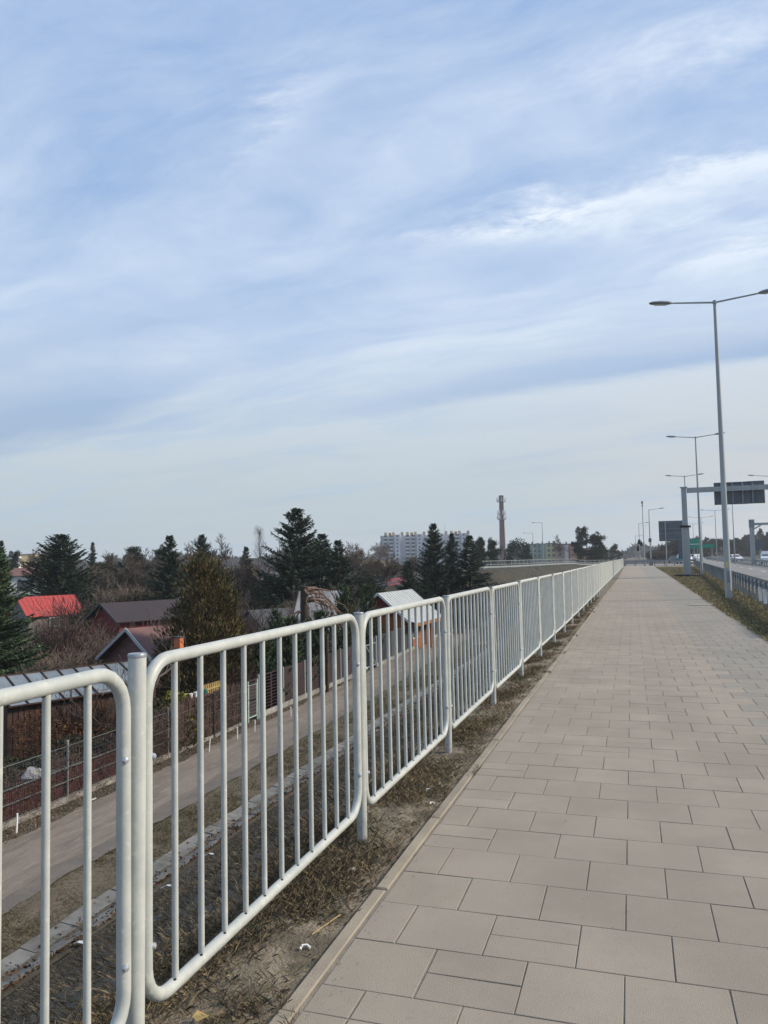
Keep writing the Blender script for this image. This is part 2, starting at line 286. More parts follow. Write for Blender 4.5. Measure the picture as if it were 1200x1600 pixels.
# ------------------------------------------------------------------ mesh building
class MB:
    def __init__(self): self.v, self.f = [], []
    def quad(self, *p):
        n = len(self.v); self.v += [tuple(q) for q in p]; self.f.append(tuple(range(n, n + len(p)))); return self
    def box(self, x0, y0, z0, x1, y1, z1, tf=None):
        c = [(x0, y0, z0), (x1, y0, z0), (x1, y1, z0), (x0, y1, z0), (x0, y0, z1), (x1, y0, z1), (x1, y1, z1), (x0, y1, z1)]
        if tf: c = [tuple(tf @ Vector(q)) for q in c]
        n = len(self.v); self.v += c
        self.f += [tuple(n + i for i in q) for q in ((0, 3, 2, 1), (4, 5, 6, 7), (0, 1, 5, 4), (1, 2, 6, 5), (2, 3, 7, 6), (3, 0, 4, 7))]
        return self
    def bar(self, a, b, w, h=None, upv=(0, 0, 1)):
        """box-section bar from a to b"""
        a, b = Vector(a), Vector(b); h = h or w; d = (b - a).normalized(); U = Vector(upv)
        if abs(d.dot(U)) > 0.98: U = Vector((0, 1, 0))
        s = d.cross(U).normalized() * (w / 2); t = s.cross(d).normalized() * (h / 2)
        c = [a - s - t, a + s - t, a + s + t, a - s + t, b - s - t, b + s - t, b + s + t, b - s + t]
        n = len(self.v); self.v += [tuple(q) for q in c]
        self.f += [tuple(n + i for i in q) for q in ((0, 1, 2, 3), (7, 6, 5, 4), (0, 4, 5, 1), (1, 5, 6, 2), (2, 6, 7, 3), (3, 7, 4, 0))]
        return self
    def tube(self, pts, rad, n=8, cap=True, closed=False):
        pts = [Vector(p) for p in pts]; L = len(pts)
        rad = rad if hasattr(rad, '__len__') else [rad] * L
        b0 = len(self.v); prev = None
        for i, p in enumerate(pts):
            if closed: d = (pts[(i + 1) % L] - pts[i - 1]).normalized()
            else: d = (pts[min(i + 1, L - 1)] - pts[max(i - 1, 0)]).normalized()
            if prev is None:
                prev = d.orthogonal().normalized() if abs(d.z) < 0.99 else Vector((1, 0, 0))
            prev = (prev - d * prev.dot(d)).normalized(); q = d.cross(prev)
            for j in range(n):
                a = 2 * math.pi * j / n
                self.v.append(tuple(p + (prev * math.cos(a) + q * math.sin(a)) * rad[i]))
        for i in range(L if closed else L - 1):
            i2 = (i + 1) % L
            for j in range(n):
                j2 = (j + 1) % n
                self.f.append((b0 + i * n + j, b0 + i * n + j2, b0 + i2 * n + j2, b0 + i2 * n + j))
        if cap and not closed:
            self.f.append(tuple(b0 + j for j in reversed(range(n))))
            self.f.append(tuple(b0 + (L - 1) * n + j for j in range(n)))
        return self
    def lathe(self, prof, n=20, x=0, y=0):
        b0 = len(self.v)
        for r_, z in prof:
            for j in range(n):
                a = 2 * math.pi * j / n; self.v.append((x + r_ * math.cos(a), y + r_ * math.sin(a), z))
        for i in range(len(prof) - 1):
            for j in range(n):
                j2 = (j + 1) % n
                self.f.append((b0 + i * n + j, b0 + i * n + j2, b0 + (i + 1) * n + j2, b0 + (i + 1) * n + j))
        self.f.append(tuple(b0 + j for j in reversed(range(n)))); self.f.append(tuple(b0 + (len(prof) - 1) * n + j for j in range(n)))
        return self
    def mesh(self, name, m, smooth=False):
        me = D.meshes.new(name); me.from_pydata(self.v, [], self.f); me.materials.append(m)
        if smooth:
            me.polygons.foreach_set('use_smooth', [True] * len(me.polygons))
            try: me.set_sharp_from_angle(angle=R(40))
            except Exception: pass
        me.update(); return me
    def build(self, name, m, parent=None, smooth=False, loc=None, **kw):
        return put(name, self.mesh(name, m, smooth), parent, loc, **kw)

def put(name, me, parent=None, loc=None, rot=None, scale=None, **kw):
    o = D.objects.new(name, me); COL.objects.link(o)
    if parent is not None: o.parent = parent
    if loc is not None: o.location = loc
    if rot is not None: o.rotation_euler = rot
    if scale is not None: o.scale = scale
    for k_, v_ in kw.items(): o[k_] = v_
    return o

def thing(name, label, cat, loc=(0, 0, 0), rz=0.0, group=None, scale=None):
    o = D.objects.new(name, None); COL.objects.link(o); o.location = loc; o.rotation_euler = (0, 0, rz); o.empty_display_size = 0.2
    if scale: o.scale = scale
    o['label'] = label; o['category'] = cat
    if group: o['group'] = group
    return o

def tag(o, label, cat, group=None):
    o['label'] = label; o['category'] = cat
    if group: o['group'] = group
    return o

def copy_tree(o, parent=None):
    c_ = o.copy(); COL.objects.link(c_)
    if parent is not None: c_.parent = parent
    for ch in list(o.children): copy_tree(ch, c_)
    return c_

def np_mesh(name, V, F, m, smooth=False):
    """V (n,3), F (k,s) with s corners each"""
    me = D.meshes.new(name); V = np.asarray(V, np.float32); F = np.asarray(F, np.int32); k_, s = F.shape
    me.vertices.add(len(V)); me.vertices.foreach_set('co', V.ravel())
    me.loops.add(k_ * s); me.loops.foreach_set('vertex_index', F.ravel())
    me.polygons.add(k_); me.polygons.foreach_set('loop_start', np.arange(0, k_ * s, s, dtype=np.int32))
    try: me.polygons.foreach_set('loop_total', np.full(k_, s, np.int32))
    except Exception: pass
    if smooth: me.polygons.foreach_set('use_smooth', np.ones(k_, bool))
    me.materials.append(m); me.update(calc_edges=True); me.validate(); return me

def sprays(P, A, S, L, W):
    """pointed leaf-like quads: base points P, direction A, side S, lengths L, widths W"""
    L = L[:, None]; W = W[:, None]
    Q = np.stack([P, P + A * L * 0.45 + S * W * 0.5, P + A * L, P + A * L * 0.45 - S * W * 0.5], 1)
    return Q.reshape(-1, 3)

def unit(a): return a / np.maximum(np.linalg.norm(a, axis=-1, keepdims=True), 1e-9)

# ------------------------------------------------------------------ ground
GZ = -5.2
BND = np.array([(-1.75, -80), (-1.75, 100), (-1.9, 130), (-3.2, 186), (-10.8, 166), (-14.5, 140), (-17.2, 119), (-20.0, 109.5), (-26, 104), (-36, 100), (-52, 97), (-52, 110), (-38, 116), (-31, 126), (-27, 150), (-22, 190), (-14, 240), (-6, 300), (-3, 420), (-3, 1500), (1600, 1500), (1600, -80)], float)
def poly_dist(X, Y):
    """distance outside the raised ground (0 inside)"""
    inside = np.zeros(X.shape, bool); dist = np.full(X.shape, 1e9); n = len(BND)
    for i in range(n):
        (x1, y1), (x2, y2) = BND[i], BND[(i + 1) % n]
        cond = (y1 > Y) != (y2 > Y)
        with np.errstate(divide='ignore', invalid='ignore'):
            xi = (x2 - x1) * (Y - y1) / (y2 - y1 if y2 != y1 else 1e-9) + x1
        inside ^= cond & (X < xi)
        ex, ey = x2 - x1, y2 - y1; t = np.clip(((X - x1) * ex + (Y - y1) * ey) / (ex * ex + ey * ey), 0, 1)
        dist = np.minimum(dist, np.hypot(X - x1 - t * ex, Y - y1 - t * ey))
    return np.where(inside, 0, dist)
def ground_h(X, Y):
    d = poly_dist(X, Y)
    t = np.clip(d / 7.9, 0, 1); t = np.where(t > 0.9, t - (t - 0.9) ** 2 * 5 * 0.5, t); t = np.minimum(t / 0.975, 1)
    drop = np.clip((-22 - X) / 26, 0, 1) * np.clip((Y - 80) / 10, 0, 1) * np.clip((160 - Y) / 10, 0, 1)   # the ramp runs down to the left
    h = GZ * np.maximum(t, drop)
    nz = (np.sin(X * 3.1 + Y * 1.7) * np.sin(Y * 2.3 - X * 1.1) * 0.02 + np.sin(X * 0.9 + 2) * np.sin(Y * 0.8) * 0.03)
    return h + np.where(X < -1.75, nz * np.clip(d, 0, 1), 0) - np.where(d <= 0, 0.03, 0)

def lines(*segs):
    o = []
    for a, b, s in segs: o += list(np.arange(a, b, s))
    return np.array(o)
def geo(a, b, s0, g):
    o = [a]; s = s0
    while o[-1] < b: o.append(o[-1] + s); s *= g
    return np.array(o)
gx = np.concatenate([-geo(60, 1200, 4, 1.25)[::-1], lines((-58, -24, 1.5), (-24, -10, 0.5), (-10, -1.6, 0.14)), [-1.6, -1.15, 2.2, 6, 14, 24, 40], geo(60, 1150, 25, 1.35)])
gy = np.concatenate([lines((-40, -3, 3), (-3, 16, 0.16), (16, 50, 0.5), (50, 200, 2.2)), geo(200, 1200, 4, 1.15)])
GX, GY = np.meshgrid(gx, gy); GH = ground_h(GX, GY)
ny, nx = GX.shape
idx = np.arange(ny * nx).reshape(ny, nx)
F = np.stack([idx[:-1, :-1], idx[:-1, 1:], idx[1:, 1:], idx[1:, :-1]], -1).reshape(-1, 4)
gm = np_mesh('ground', np.stack([GX, GY, GH], -1).reshape(-1, 3), F, M['soil'], True)
gm.materials.append(M['garden']); gm.materials.append(M['ramp'])
cx = GX[:-1, :-1].ravel()
cy_ = GY[:-1, :-1].ravel()
gm.polygons.foreach_set('material_index', (np.where((cy_ > 62) & (cx > -60) & (cy_ < 200), 2, np.where(cx < -12.2, 1, 0))).astype(np.int32))
put('ground', gm, kind='structure')

def strip(name, pts_l, pts_r, z, m, sub=1, kind='structure', parent=None):
    mb = MB()
    for (a, b, c_, d) in zip(pts_l[:-1], pts_r[:-1], pts_r[1:], pts_l[1:]):
        mb.quad((*a, z), (*b, z), (*c_, z), (*d, z))
    o = mb.build(name, m, parent)
    if kind: o['kind'] = kind
    return o

# ------------------------------------------------------------------ paved path
def pl_interp(t):
    ys, xs = zip(*t)
    return lambda y: float(np.interp(y, ys, xs))
fence_x = pl_interp([(-10, -1.46), (4, -1.455), (12, -1.40), (14.5, -1.375), (20, -1.35), (47, -1.30), (114, -1.2)])
kerb_x = pl_interp([(-10, -1.19), (3, -1.185), (7, -1.165), (12, -1.13), (30, -1.09), (50, -1.0), (80, -1.03), (124, -1.22)])
path_r = pl_interp([(-10, 2.06), (14, 2.11), (25, 2.19), (46, 2.39), (69, 2.62), (124, 2.92)])
YE = 122.0
ys = [-3, 3, 7, 12, 20, 30, 46, 69, 90, YE]
pave = strip('pavement', [(kerb_x(y) + 0.01, y) for y in ys], [(path_r(y), y) for y in ys], -0.0036, M['joint'])
P = 0.345
def slab_mesh(name, w_, d_, m, t=0.05, ch=0.0015):
    mb = MB(); a, b = w_ / 2, d_ / 2
    top = [(-a + ch, -b + ch, 0), (a - ch, -b + ch, 0), (a - ch, b - ch, 0), (-a + ch, b - ch, 0)]
    mid = [(-a, -b, -ch), (a, -b, -ch), (a, b, -ch), (-a, b, -ch)]
    bot = [(x, y, -t) for x, y, _ in mid]
    n = 0; mb.v = top + mid + bot
    mb.f = [(0, 1, 2, 3)] + [(4 + i, 4 + (i + 1) % 4, (i + 1) % 4, i) for i in range(4)] + [(8 + i, 8 + (i + 1) % 4, 4 + (i + 1) % 4, 4 + i) for i in range(4)]
    return mb.mesh(name, m)
rs = random.Random(7)
cells = []
X0 = -1.118
row = 0
y = -2.0 + 0.0
nrow = int((46 + 2) / P)
for r_ in range(nrow):
    yc = 2.63 - 14 * P + P / 2 + r_ * P
    kx = kerb_x(yc) + 0.068
    off = (P / 2 if r_ % 2 else 0)
    x = X0 - off - P
    while x < path_r(yc):
        a, b = max(x, kx), min(x + P, path_r(yc))
        if b - a > 0.06:
            split = rs.random() < 0.16
            g = (a + b) / 2 > 1.0
            if split: cells += [((a + b) / 2, yc - P / 4, b - a, P / 2, g), ((a + b) / 2, yc + P / 4, b - a, P / 2, g)]
            else: cells.append(((a + b) / 2, yc, b - a, P, g))
        x += P
vis = [c_ for c_ in cells if c_[1] > 2.15 and c_[0] < 0.165 * c_[1] + 0.12]
vis.sort(key=lambda c_: c_[0] ** 2 + c_[1] ** 2)
single = set(id(c_) for c_ in vis[:300])
cache = {}
big = {False: MB(), True: MB()}
for c_ in cells:
    x, yy, w_, d_, g = c_
    w2, d2 = w_ - 0.0098, d_ - 0.0045
    z = rs.uniform(-0.0008, 0.0010)
    if id(c_) in single:
        key = (round(w2, 2), round(d2, 2), g)
        if key not in cache: cache[key] = slab_mesh('slab', key[0], key[1] if key[1] > 0.3 else d2, M['slabg' if g else 'slab'])
        put('slab', cache[key], pave, (x, yy, z), (rs.uniform(-.0025, .0025), rs.uniform(-.0025, .0025), rs.uniform(-.006, .006)))
    else:
        a, b = w2 / 2, d2 / 2; mb = big[g]
        mb.quad((x - a, yy - b, z), (x + a, yy - b, z), (x + a, yy + b, z), (x - a, yy + b, z))
for g in (False, True):
    big[g].build('slab', M['slabg' if g else 'slab'], pave, kind='stuff')
# beyond the slabs one can tell apart, one worn sheet each
def far_sheet(name, xl, xr, m):
    yy = [45.7, 57, 69, 90, YE]
    return strip(name, [(xl(y), y) for y in yy], [(xr(y), y) for y in yy], 0.0, m, kind='stuff', parent=pave)
far_sheet('worn_paving', lambda y: kerb_x(y) + 0.07, lambda y: 1.0, M['slab'])
far_sheet('worn_paving', lambda y: 1.004, path_r, M['slabg'])
# kerb stones, one metre each
kerb = strip('kerb', [(kerb_x(y), y) for y in ys], [(kerb_x(y) + 0.058, y) for y in ys], -0.02, M['joint'])
kb = MB()
kme = None
for i in range(-2, 60):
    y0 = 0.44 + i * 1.0
    x0, x1 = kerb_x(y0), kerb_x(y0 + 1)
    a = math.atan2(-(x1 - x0), 1.0)
    if kme is None:
        q = MB(); q.box(0, 0, -0.2, 0.058, 0.992, -0.006); q.quad((0, 0, -.006), (.058, 0, -.006), (.053, .005, 0), (.005, .005, 0)); q.quad((.058, 0, -.006), (.058, .992, -.006), (.053, .987, 0), (.053, .005, 0)); q.quad((.058, .992, -.006), (0, .992, -.006), (.005, .987, 0), (.053, .987, 0)); q.quad((0, .992, -.006), (0, 0, -.006), (.005, .005, 0), (.005, .987, 0)); q.quad((.005, .005, 0), (.053, .005, 0), (.053, .987, 0), (.005, .987, 0))
        del q.f[1]
        kme = q.mesh('kerb_stone', M['kerb'])
    put('kerb_stone', kme, kerb, (x0 + rs.uniform(-.004, .003), y0 + rs.uniform(-.003, .003), 0.004 + rs.uniform(-.004, .004)), (rs.uniform(-.003, .003), rs.uniform(-.03, .03), a + rs.uniform(-.003, .003)))
yy = [60.44, 80, 100, YE]
strip('kerb_stone', [(kerb_x(y), y) for y in yy], [(kerb_x(y) + .058, y) for y in yy], 0.004, M['kerb'], kind='stuff', parent=kerb)
# right-hand kerb edge of the path
ke = MB()
for i in range(len(ys) - 1):
    ke.bar((path_r(ys[i]) + 0.03, ys[i], -0.05), (path_r(ys[i + 1]) + 0.03, ys[i + 1], -0.05), 0.06, 0.1)
ke.build('verge_kerb', M['kerb'], kind='structure')
# manhole cover in the path
t = thing('drain_cover', 'pale flat drain cover set in the paved path beside the grass verge', 'drain cover', (1.95, 25.0, 0.003))
MB().box(-0.4, -0.33, 0, 0.4, 0.33, 0.006).build('frame', M['kerb'], t)
MB().box(-0.33, -0.27, 0.006, 0.33, 0.27, 0.012).build('lid', M['plinth'], t)

# ------------------------------------------------------------------ shoulder strip by the fence
sh = MB()
yy = list(np.arange(-3, 20, 0.5)) + list(np.arange(20, 126, 4))
for i in range(len(yy) - 1):
    a, b = yy[i], yy[i + 1]
    sh.quad((-1.75, a, -0.03), (kerb_x(a) + .002, a, -0.012), (kerb_x(b) + .002, b, -0.012), (-1.75, b, -0.03))
sh.build('shoulder', M['sand'], kind='structure')

# ------------------------------------------------------------------ railing
rail = thing('railing', 'long pale galvanised pipe railing with vertical bars along the paved path', 'railing', (0, 0, 0))
SP = 2.01
pz0, pz1, fr, cr = 0.145, 1.19, 0.0212, 0.12
PL = SP - 2 * 0.0285 - 0.006          # outer length of a panel
def frame_mesh(n):
    mb = MB(); y0, y1 = fr, PL - fr; pts = []
    for cy, cz, a0 in ((y1 - cr, pz1 - cr, 0), (y0 + cr, pz1 - cr, 90), (y0 + cr, pz0 + cr, 180), (y1 - cr, pz0 + cr, 270)):
        for i in range(7):
            a = R(a0 + 15 * i); pts.append((0, cy + cr * math.cos(a), cz + cr * math.sin(a)))
    mb.tube(pts, fr, n, closed=True)
    return mb.mesh('panel', M['galv'], True)
def bar_mesh(n): return MB().tube([(0, 0, pz0 + 0.01), (0, 0, pz1 - 0.01)], 0.0108, n, cap=False).mesh('bar', M['galv'], True)
def post_mesh(n): return MB().lathe([(0.0272, -0.4), (0.0272, 1.205)], n).mesh('post', M['galv'], True)
def cap_mesh(n): return MB().lathe([(0.0285, 1.203), (0.029, 1.209), (0.027, 1.214), (0.0, 1.216)], n).mesh('cap', M['cap'], True)
def bolt_mesh(): return MB().lathe([(0.0105, 0), (0.0105, 0.004), (0.008, 0.009), (0.003, 0.011)], 10).mesh('bolt', M['bolt'], True)
fm = [frame_mesh(16), frame_mesh(8)]; bm_ = [bar_mesh(14), bar_mesh(6)]; pm = [post_mesh(24), post_mesh(10)]; cm_ = [cap_mesh(24), cap_mesh(10)]; bo = bolt_mesh()
hole = MB().lathe([(0.006, 0), (0.006, 0.0015)], 8).mesh('drain_hole', M['hole'])
rest = MB()
K = 56
jit = [(rs.uniform(-.006, .006), rs.uniform(-.008, .008)) for _ in range(K + 3)]
nsingle = 0
for k_ in range(-1, K + 1):
    y0 = 0.01 + k_ * SP; near = 0 if k_ < 9 else 1
    x0, x1 = fence_x(y0), fence_x(y0 + SP)
    jz = jit[k_][1] + (0.015 if k_ == 1 else 0)
    po = put('post', pm[near], rail, (x0, y0, jz), (R(rs.uniform(-.35, .35)), R(rs.uniform(-.35, .35)), 0))
    put('cap', cm_[near], po)
    if k_ == K: break
    a = math.atan2(-(x1 - x0), SP)
    pa = put('panel', fm[near], rail, (x0, y0 + 0.0315, jz * 0.5), (R(rs.uniform(-.15, .15)), R(rs.uniform(-.3, .3)), a))
    for i in range(11):
        by = fr + (i + 1) * (PL - 2 * fr) / 12
        if k_ >= 0 and nsingle < 297:
            put('bar', bm_[near], pa, (0, by, 0)); nsingle += 1
        elif k_ == -1: put('bar', bm_[1], pa, (0, by, 0))
        else:
            rest.tube([(x0, y0 + .04 + by, pz0), (x0, y0 + .04 + by, pz1)], 0.0108, 5, cap=False)
        if -1 < k_ < 3:
            put('drain_hole', hole, pa, (0.005, by - 0.017, pz1 - fr + 0.0005), (R(180), 0, 0))
            put('drain_hole', hole, pa, (0.008, by - 0.015, pz0 + fr - 0.002))
    if k_ < 9:
        for (by, bz) in ((PL - fr, 0.93), (PL - fr, 0.34), (fr, 0.90), (fr, 0.33)):
            put('bolt', bo, pa, (fr * 0.75, by + (-0.014 if by > 1 else 0.014), bz), (0, R(90), R(-20 if by > 1 else 20)))
rest.build('bar', M['galv'], rail, True, kind='stuff')

# ------------------------------------------------------------------ grass
def blades(name, X, Y, Z, H, W, lean, m, seed):
    g = np.random.default_rng(seed); n = len(X)
    a = g.uniform(0, 2 * np.pi, n); b = g.uniform(0, 2 * np.pi, n)
    P = np.stack([X, Y, Z], 1); s = np.stack([np.cos(a), np.sin(a), np.zeros(n)], 1) * (W / 2)[:, None]
    l = g.uniform(0.2, 1, n) * lean
    T = np.stack([np.cos(b) * l, np.sin(b) * l, np.ones(n)], 1); T = unit(T) * H[:, None]
    mid = P + T * 0.55 + np.array([0, 0, 1]) * (H * 0.1)[:, None]
    V = np.stack([P - s, P + s, mid + s * 0.6, P + T], 1).reshape(-1, 3)
    F = np.arange(len(V)).reshape(-1, 4)
    return put(name, np_mesh(name, V, F, m), kind='stuff')
G = np.random.default_rng(11)
def clump(n, xr, yr, seed, pow_=1.6, per=14, rad=0.05):
    g = np.random.default_rng(seed); nc = n // per
    t = g.random(nc) ** pow_
    cx, cy = g.uniform(*xr, nc), yr[0] + (yr[1] - yr[0]) * t
    X = np.repeat(cx, per) + g.normal(0, 1, nc * per) * rad; Y = np.repeat(cy, per) + g.normal(0, 1, nc * per) * rad
    return X, Y, g
def patchy(X, Y, s, thr, g):
    v_ = np.sin(X * s * 1.3 + 1.1 * np.sin(Y * s)) + np.sin(Y * s * 0.9 + 1.3 * np.sin(X * s * 1.7)) + g.normal(0, 0.6, len(X))
    return v_ > thr
# shoulder: sparse near the kerb, thicker under the railing
X, Y, g = clump(230000, (-1.8, -1.19), (0.5, 30), 21, 1.7, 16, 0.05)
kk = patchy(X, Y, 4.2, -0.7, g) & (g.random(len(X)) < np.clip((-1.12 - X) / 0.28, 0.12, 1)) & (X < -1.195)
X, Y = X[kk], Y[kk]
blades('dry_grass', X, Y, np.full(len(X), -0.028), G.uniform(.018, .075, len(X)), G.uniform(.0007, .0018, len(X)) * (1 + Y / 8), 2.2, M['straw'], 1)
X, Y, g = clump(16000, (-1.8, -1.2), (0.5, 20), 22, 1.5, 22, 0.05)
kk = patchy(X, Y, 2.2, 0.9, g) & (X < -1.2); X, Y = X[kk], Y[kk]
blades('green_grass', X, Y, np.full(len(X), -0.028), G.uniform(.02, .06, len(X)), G.uniform(.0012, .0026, len(X)) * (1 + Y / 9), 2.0, M['green'], 2)
# embankment
X, Y, g = clump(240000, (-9.7, -1.7), (0.0, 46), 23, 1.25, 18, 0.11)
blades('slope_grass', X, Y, ground_h(X, Y) - 0.01, G.uniform(.03, .10, len(X)), G.uniform(.002, .005, len(X)) * (1 + Y / 16), 3.4, M['straw2'], 3)
X, Y, g = clump(60000, (-9.7, -1.7), (0.0, 40), 24, 1.2, 24, 0.14)
kk = patchy(X, Y, 0.9, 0.5, g); X, Y = X[kk], Y[kk]
blades('slope_grass', X, Y, ground_h(X, Y) - 0.01, G.uniform(.03, .08, len(X)), G.uniform(.002, .005, len(X)) * (1 + Y / 16), 2.4, M['green'], 4)
# the strip between gutter and track
X, Y, g = clump(80000, (-11.95, -10.45), (6, 60), 25, 1.2, 16, 0.09)
blades('slope_grass', X, Y, np.full(len(X), GZ + .0), G.uniform(.03, .10, len(X)), G.uniform(.004, .009, len(X)) * (1 + Y / 25), 3.0, M['sgrass'], 5)
# far slope under the ramp
g = np.random.default_rng(31); n = 60000
X = g.uniform(-40, -2, n); Y = g.uniform(60, 190, n); d = poly_dist(X, Y); kk = (d > 0) & (d < 9); X, Y = X[kk], Y[kk]
blades('slope_grass', X, Y, ground_h(X, Y) - .02, G.uniform(.08, .2, len(X)), G.uniform(.03, .07, len(X)), 3.0, M['rampgrass'], 6)

# ------------------------------------------------------------------ right verge, road, barriers
bar_x = lambda y: 2.30 + 0.0525 * y
yy = list(range(-4, 124, 6))
strip('verge', [(path_r(y) + .06, y) for y in yy], [(bar_x(y) + 0.9, y) for y in yy], -0.012, M['verge'])
X, Y, g = clump(150000, (0, 1), (8, 100), 41, 1.9, 16, 0.0)
Xv = np.array([path_r(y) + .05 for y in Y]); Wv = np.array([bar_x(y) + .3 for y in Y]) - Xv
X = Xv + Wv * np.clip(X + g.normal(0, .05, len(X)), 0, 1); Y = Y + g.normal(0, .12, len(Y))
blades('verge_grass', X, Y, np.full(len(X), -.012), G.uniform(.03, .10, len(X)) * (1 + Y / 120), G.uniform(.004, .008, len(X)) * (1 + Y / 14), 2.0, M['vgrass'], 7)
yy = [-40, 0, 30, 60, 90, 124, 160, 220, 320, 600, 1200]
strip('road', [(bar_x(y) + 0.8, y) for y in yy], [(bar_x(y) + 7.0, y) for y in yy], 0.0, M['asphalt'])
strip('opposite_road', [(bar_x(y) + 8.0, y) for y in yy], [(bar_x(y) + 16, y) for y in yy], 0.0, M['asphalt'])
for off, ln, gap, wdt in ((2.05, 2.0, 2.0, 0.22), (4.4, 4.0, 8.0, 0.13)):
    y_ = 22.0; mk = MB()
    while y_ < 190:
        mk.quad((bar_x(y_) + off, y_, .004), (bar_x(y_) + off + wdt, y_, .004), (bar_x(y_ + ln) + off + wdt, y_ + ln, .004), (bar_x(y_ + ln) + off, y_ + ln, .004)); y_ += ln + gap
    mk.build('lane_marking', M['paint'], kind='structure')
# crossing road at the end of the path
strip('cross_road', [(-1.0, 122), (3.2, 122), (9.5, 122)], [(-1.0, 150), (3.2, 150), (9.5, 150)], -0.002, M['asphalt'])

def wbeam(mb, pts, z0, side):
    prof = [(0, .0), (.06, .03), (.06, .10), (.015, .14), (.015, .17), (.06, .21), (.06, .28), (0, .31)]
    for (a, b) in zip(pts[:-1], pts[1:]):
        for (o0, h0), (o1, h1) in zip(prof[:-1], prof[1:]):
            mb.quad((a[0] + o0 * side, a[1], z0 + h0), (b[0] + o0 * side, b[1], z0 + h0), (b[0] + o1 * side, b[1], z0 + h1), (a[0] + o1 * side, a[1], z0 + h1))
def barrier(name, label, off, y0, y1, step, side, z0=0.44, hgt=0.75, group=None, white_at=()):
    b_ = thing(name, label, 'crash barrier', (0, 0, 0), group=group)
    pts = [(bar_x(y) + off, y) for y in np.arange(y0, y1 + .1, 6)]
    mb = MB(); wbeam(mb, pts, z0, side); mb.build('beam', M['zinc'], b_)
    pme = MB().box(-.03, -.055, -.3, .03, .055, hgt - .02).mesh('post', M['zinc'])
    wme = MB().box(-.036, -.062, .12, .036, .062, .52).mesh('reflector', M['white'])
    y_ = y0; i = 0
    while y_ < y1:
        p_ = put('post', pme, b_, (bar_x(y_) + off - .06 * side, y_, 0))
        if i in white_at: put('reflector', wme, p_, (-0.02, 0, 0.0))
        y_ += step; i += 1
    return b_
barrier('crash_barrier', 'grey steel crash barrier between the grass verge and the road', 0.0, 15.5, 124, 1.33, 1, white_at=(5, 6, 7))
barrier('crash_barrier', 'grey median crash barrier on the far side of the first carriageway', 7.2, 40, 300, 2.0, -1)
barrier('crash_barrier', 'far crash barrier in front of the pine wood across the motorway', 16.6, 60, 420, 4.0, -1)
# guard rail across the end of the path
cb = thing('guard_rail', 'grey guard rail crossing the far end of the paved path', 'guard rail', (0, 0, 0))
mb = MB()
mb.bar((-1.2, 121.5, .72), (9, 123.5, .72), .08, .3); mb.build('beam', M['zinc'], cb)
pme = MB().box(-.06, -.05, -.2, .06, .05, .7).mesh('post', M['zinc'])
for i in range(8): put('post', pme, cb, (-1.0 + i * 1.4, 121.6 + i * .28, 0))

# ------------------------------------------------------------------ street lamps
def lum_mesh(ln=0.78, w_=0.17):
    mb = MB(); n = 10; prof = [(0, .03, .02), (.06, .065, .05), (.2, .8, .075), (.5, 1.0, .085), (.8, .92, .065), (.95, .6, .04), (1.0, .2, .015)]
    b0 = 0
    for t_, ww, hh in prof:
        ww = (ww if ww > .1 else ww / .17 * 1) * w_ if ww > .1 else ww
        for j in range(n):
            a = 2 * math.pi * j / n; mb.v.append((t_ * ln, ww * math.cos(a), (hh * math.sin(a) if math.sin(a) > 0 else hh * .55 * math.sin(a))))
    for i in range(len(prof) - 1):
        for j in range(n): mb.f.append((i * n + j, i * n + (j + 1) % n, (i + 1) * n + (j + 1) % n, (i + 1) * n + j))
    mb.f.append(tuple(reversed(range(n)))); mb.f.append(tuple((len(prof) - 1) * n + j for j in range(n)))
    return mb.mesh('luminaire', M['lamp'], True)
LUM = lum_mesh()
LENS = MB().box(.2, -.1, -.052, .6, .1, -.045).mesh('lens', M['lens'])
def lamp(x, y, h, label, arms=(180, 0), length=1.28, tilt=6, rb=.10, rtp=.045, base=None, rz=0, group='street lamps along the motorway', z=0):
    t = thing('street_lamp', label, 'street lamp', (x, y, z), rz, group)
    MB().lathe([(rb, -.3), (rb, .9), (rb * .93, 1.0), (rtp, h - .05), (rtp * 1.3, h - .04), (rtp * 1.3, h + .06), (.01, h + .09)], 16).build('pole', M['zincl'], t, True)
    for a in arms:
        ca, sa = math.cos(R(a)), math.sin(R(a)); e = (length * ca * math.cos(R(tilt)), length * sa, h + length * math.sin(R(tilt)))
        ar = MB().tube([(0, 0, h), e], [.034, .028], 8).build('arm', M['zincl'], t, True)
        l_ = put('luminaire', LUM, t, e, (0, R(-tilt), R(a))); put('lens', LENS, l_)
    if base: base(t)
    return t
l1 = lamp(3.04, 28.2, 10.15, 'tallest tapered lamp post on the grass verge with twin arms', rb=.112, rtp=.05, length=1.36)
for q in (0.0,):
    MB().box(-.06, -.1165, 1.05, .0, -.100, 1.25).build('sticker', M['yellow'], l1)
MB().box(-.05, -.118, .55, .05, -.105, .95).build('service_door', M['zinc'], l1)
lamp(4.82, 61, 10.2, 'twin-armed lamp post standing just behind the crash barrier and the sign gantry post')
lamp(5.95, 92, 10.3, 'twin-armed lamp post seen between the gantry post and the next lamp post')
lamp(15.7, 162, 10, 'twin-armed lamp post in the median under the sign board', length=1.9)
lamp(15.4, 190, 10, 'slim twin-armed lamp post in the median beyond the verge lamp posts', length=2.0)
lamp(14.9, 128, 10, 'lamp post whose top hides behind the sign board of the gantry', length=1.8)
lamp(15.5, 96, 10.2, 'lamp post at the outer end of the gantry beam', length=1.8)
lamp(17.2, 240, 10.5, 'faint distant twin-armed lamp post above the green road sign', length=2.2)
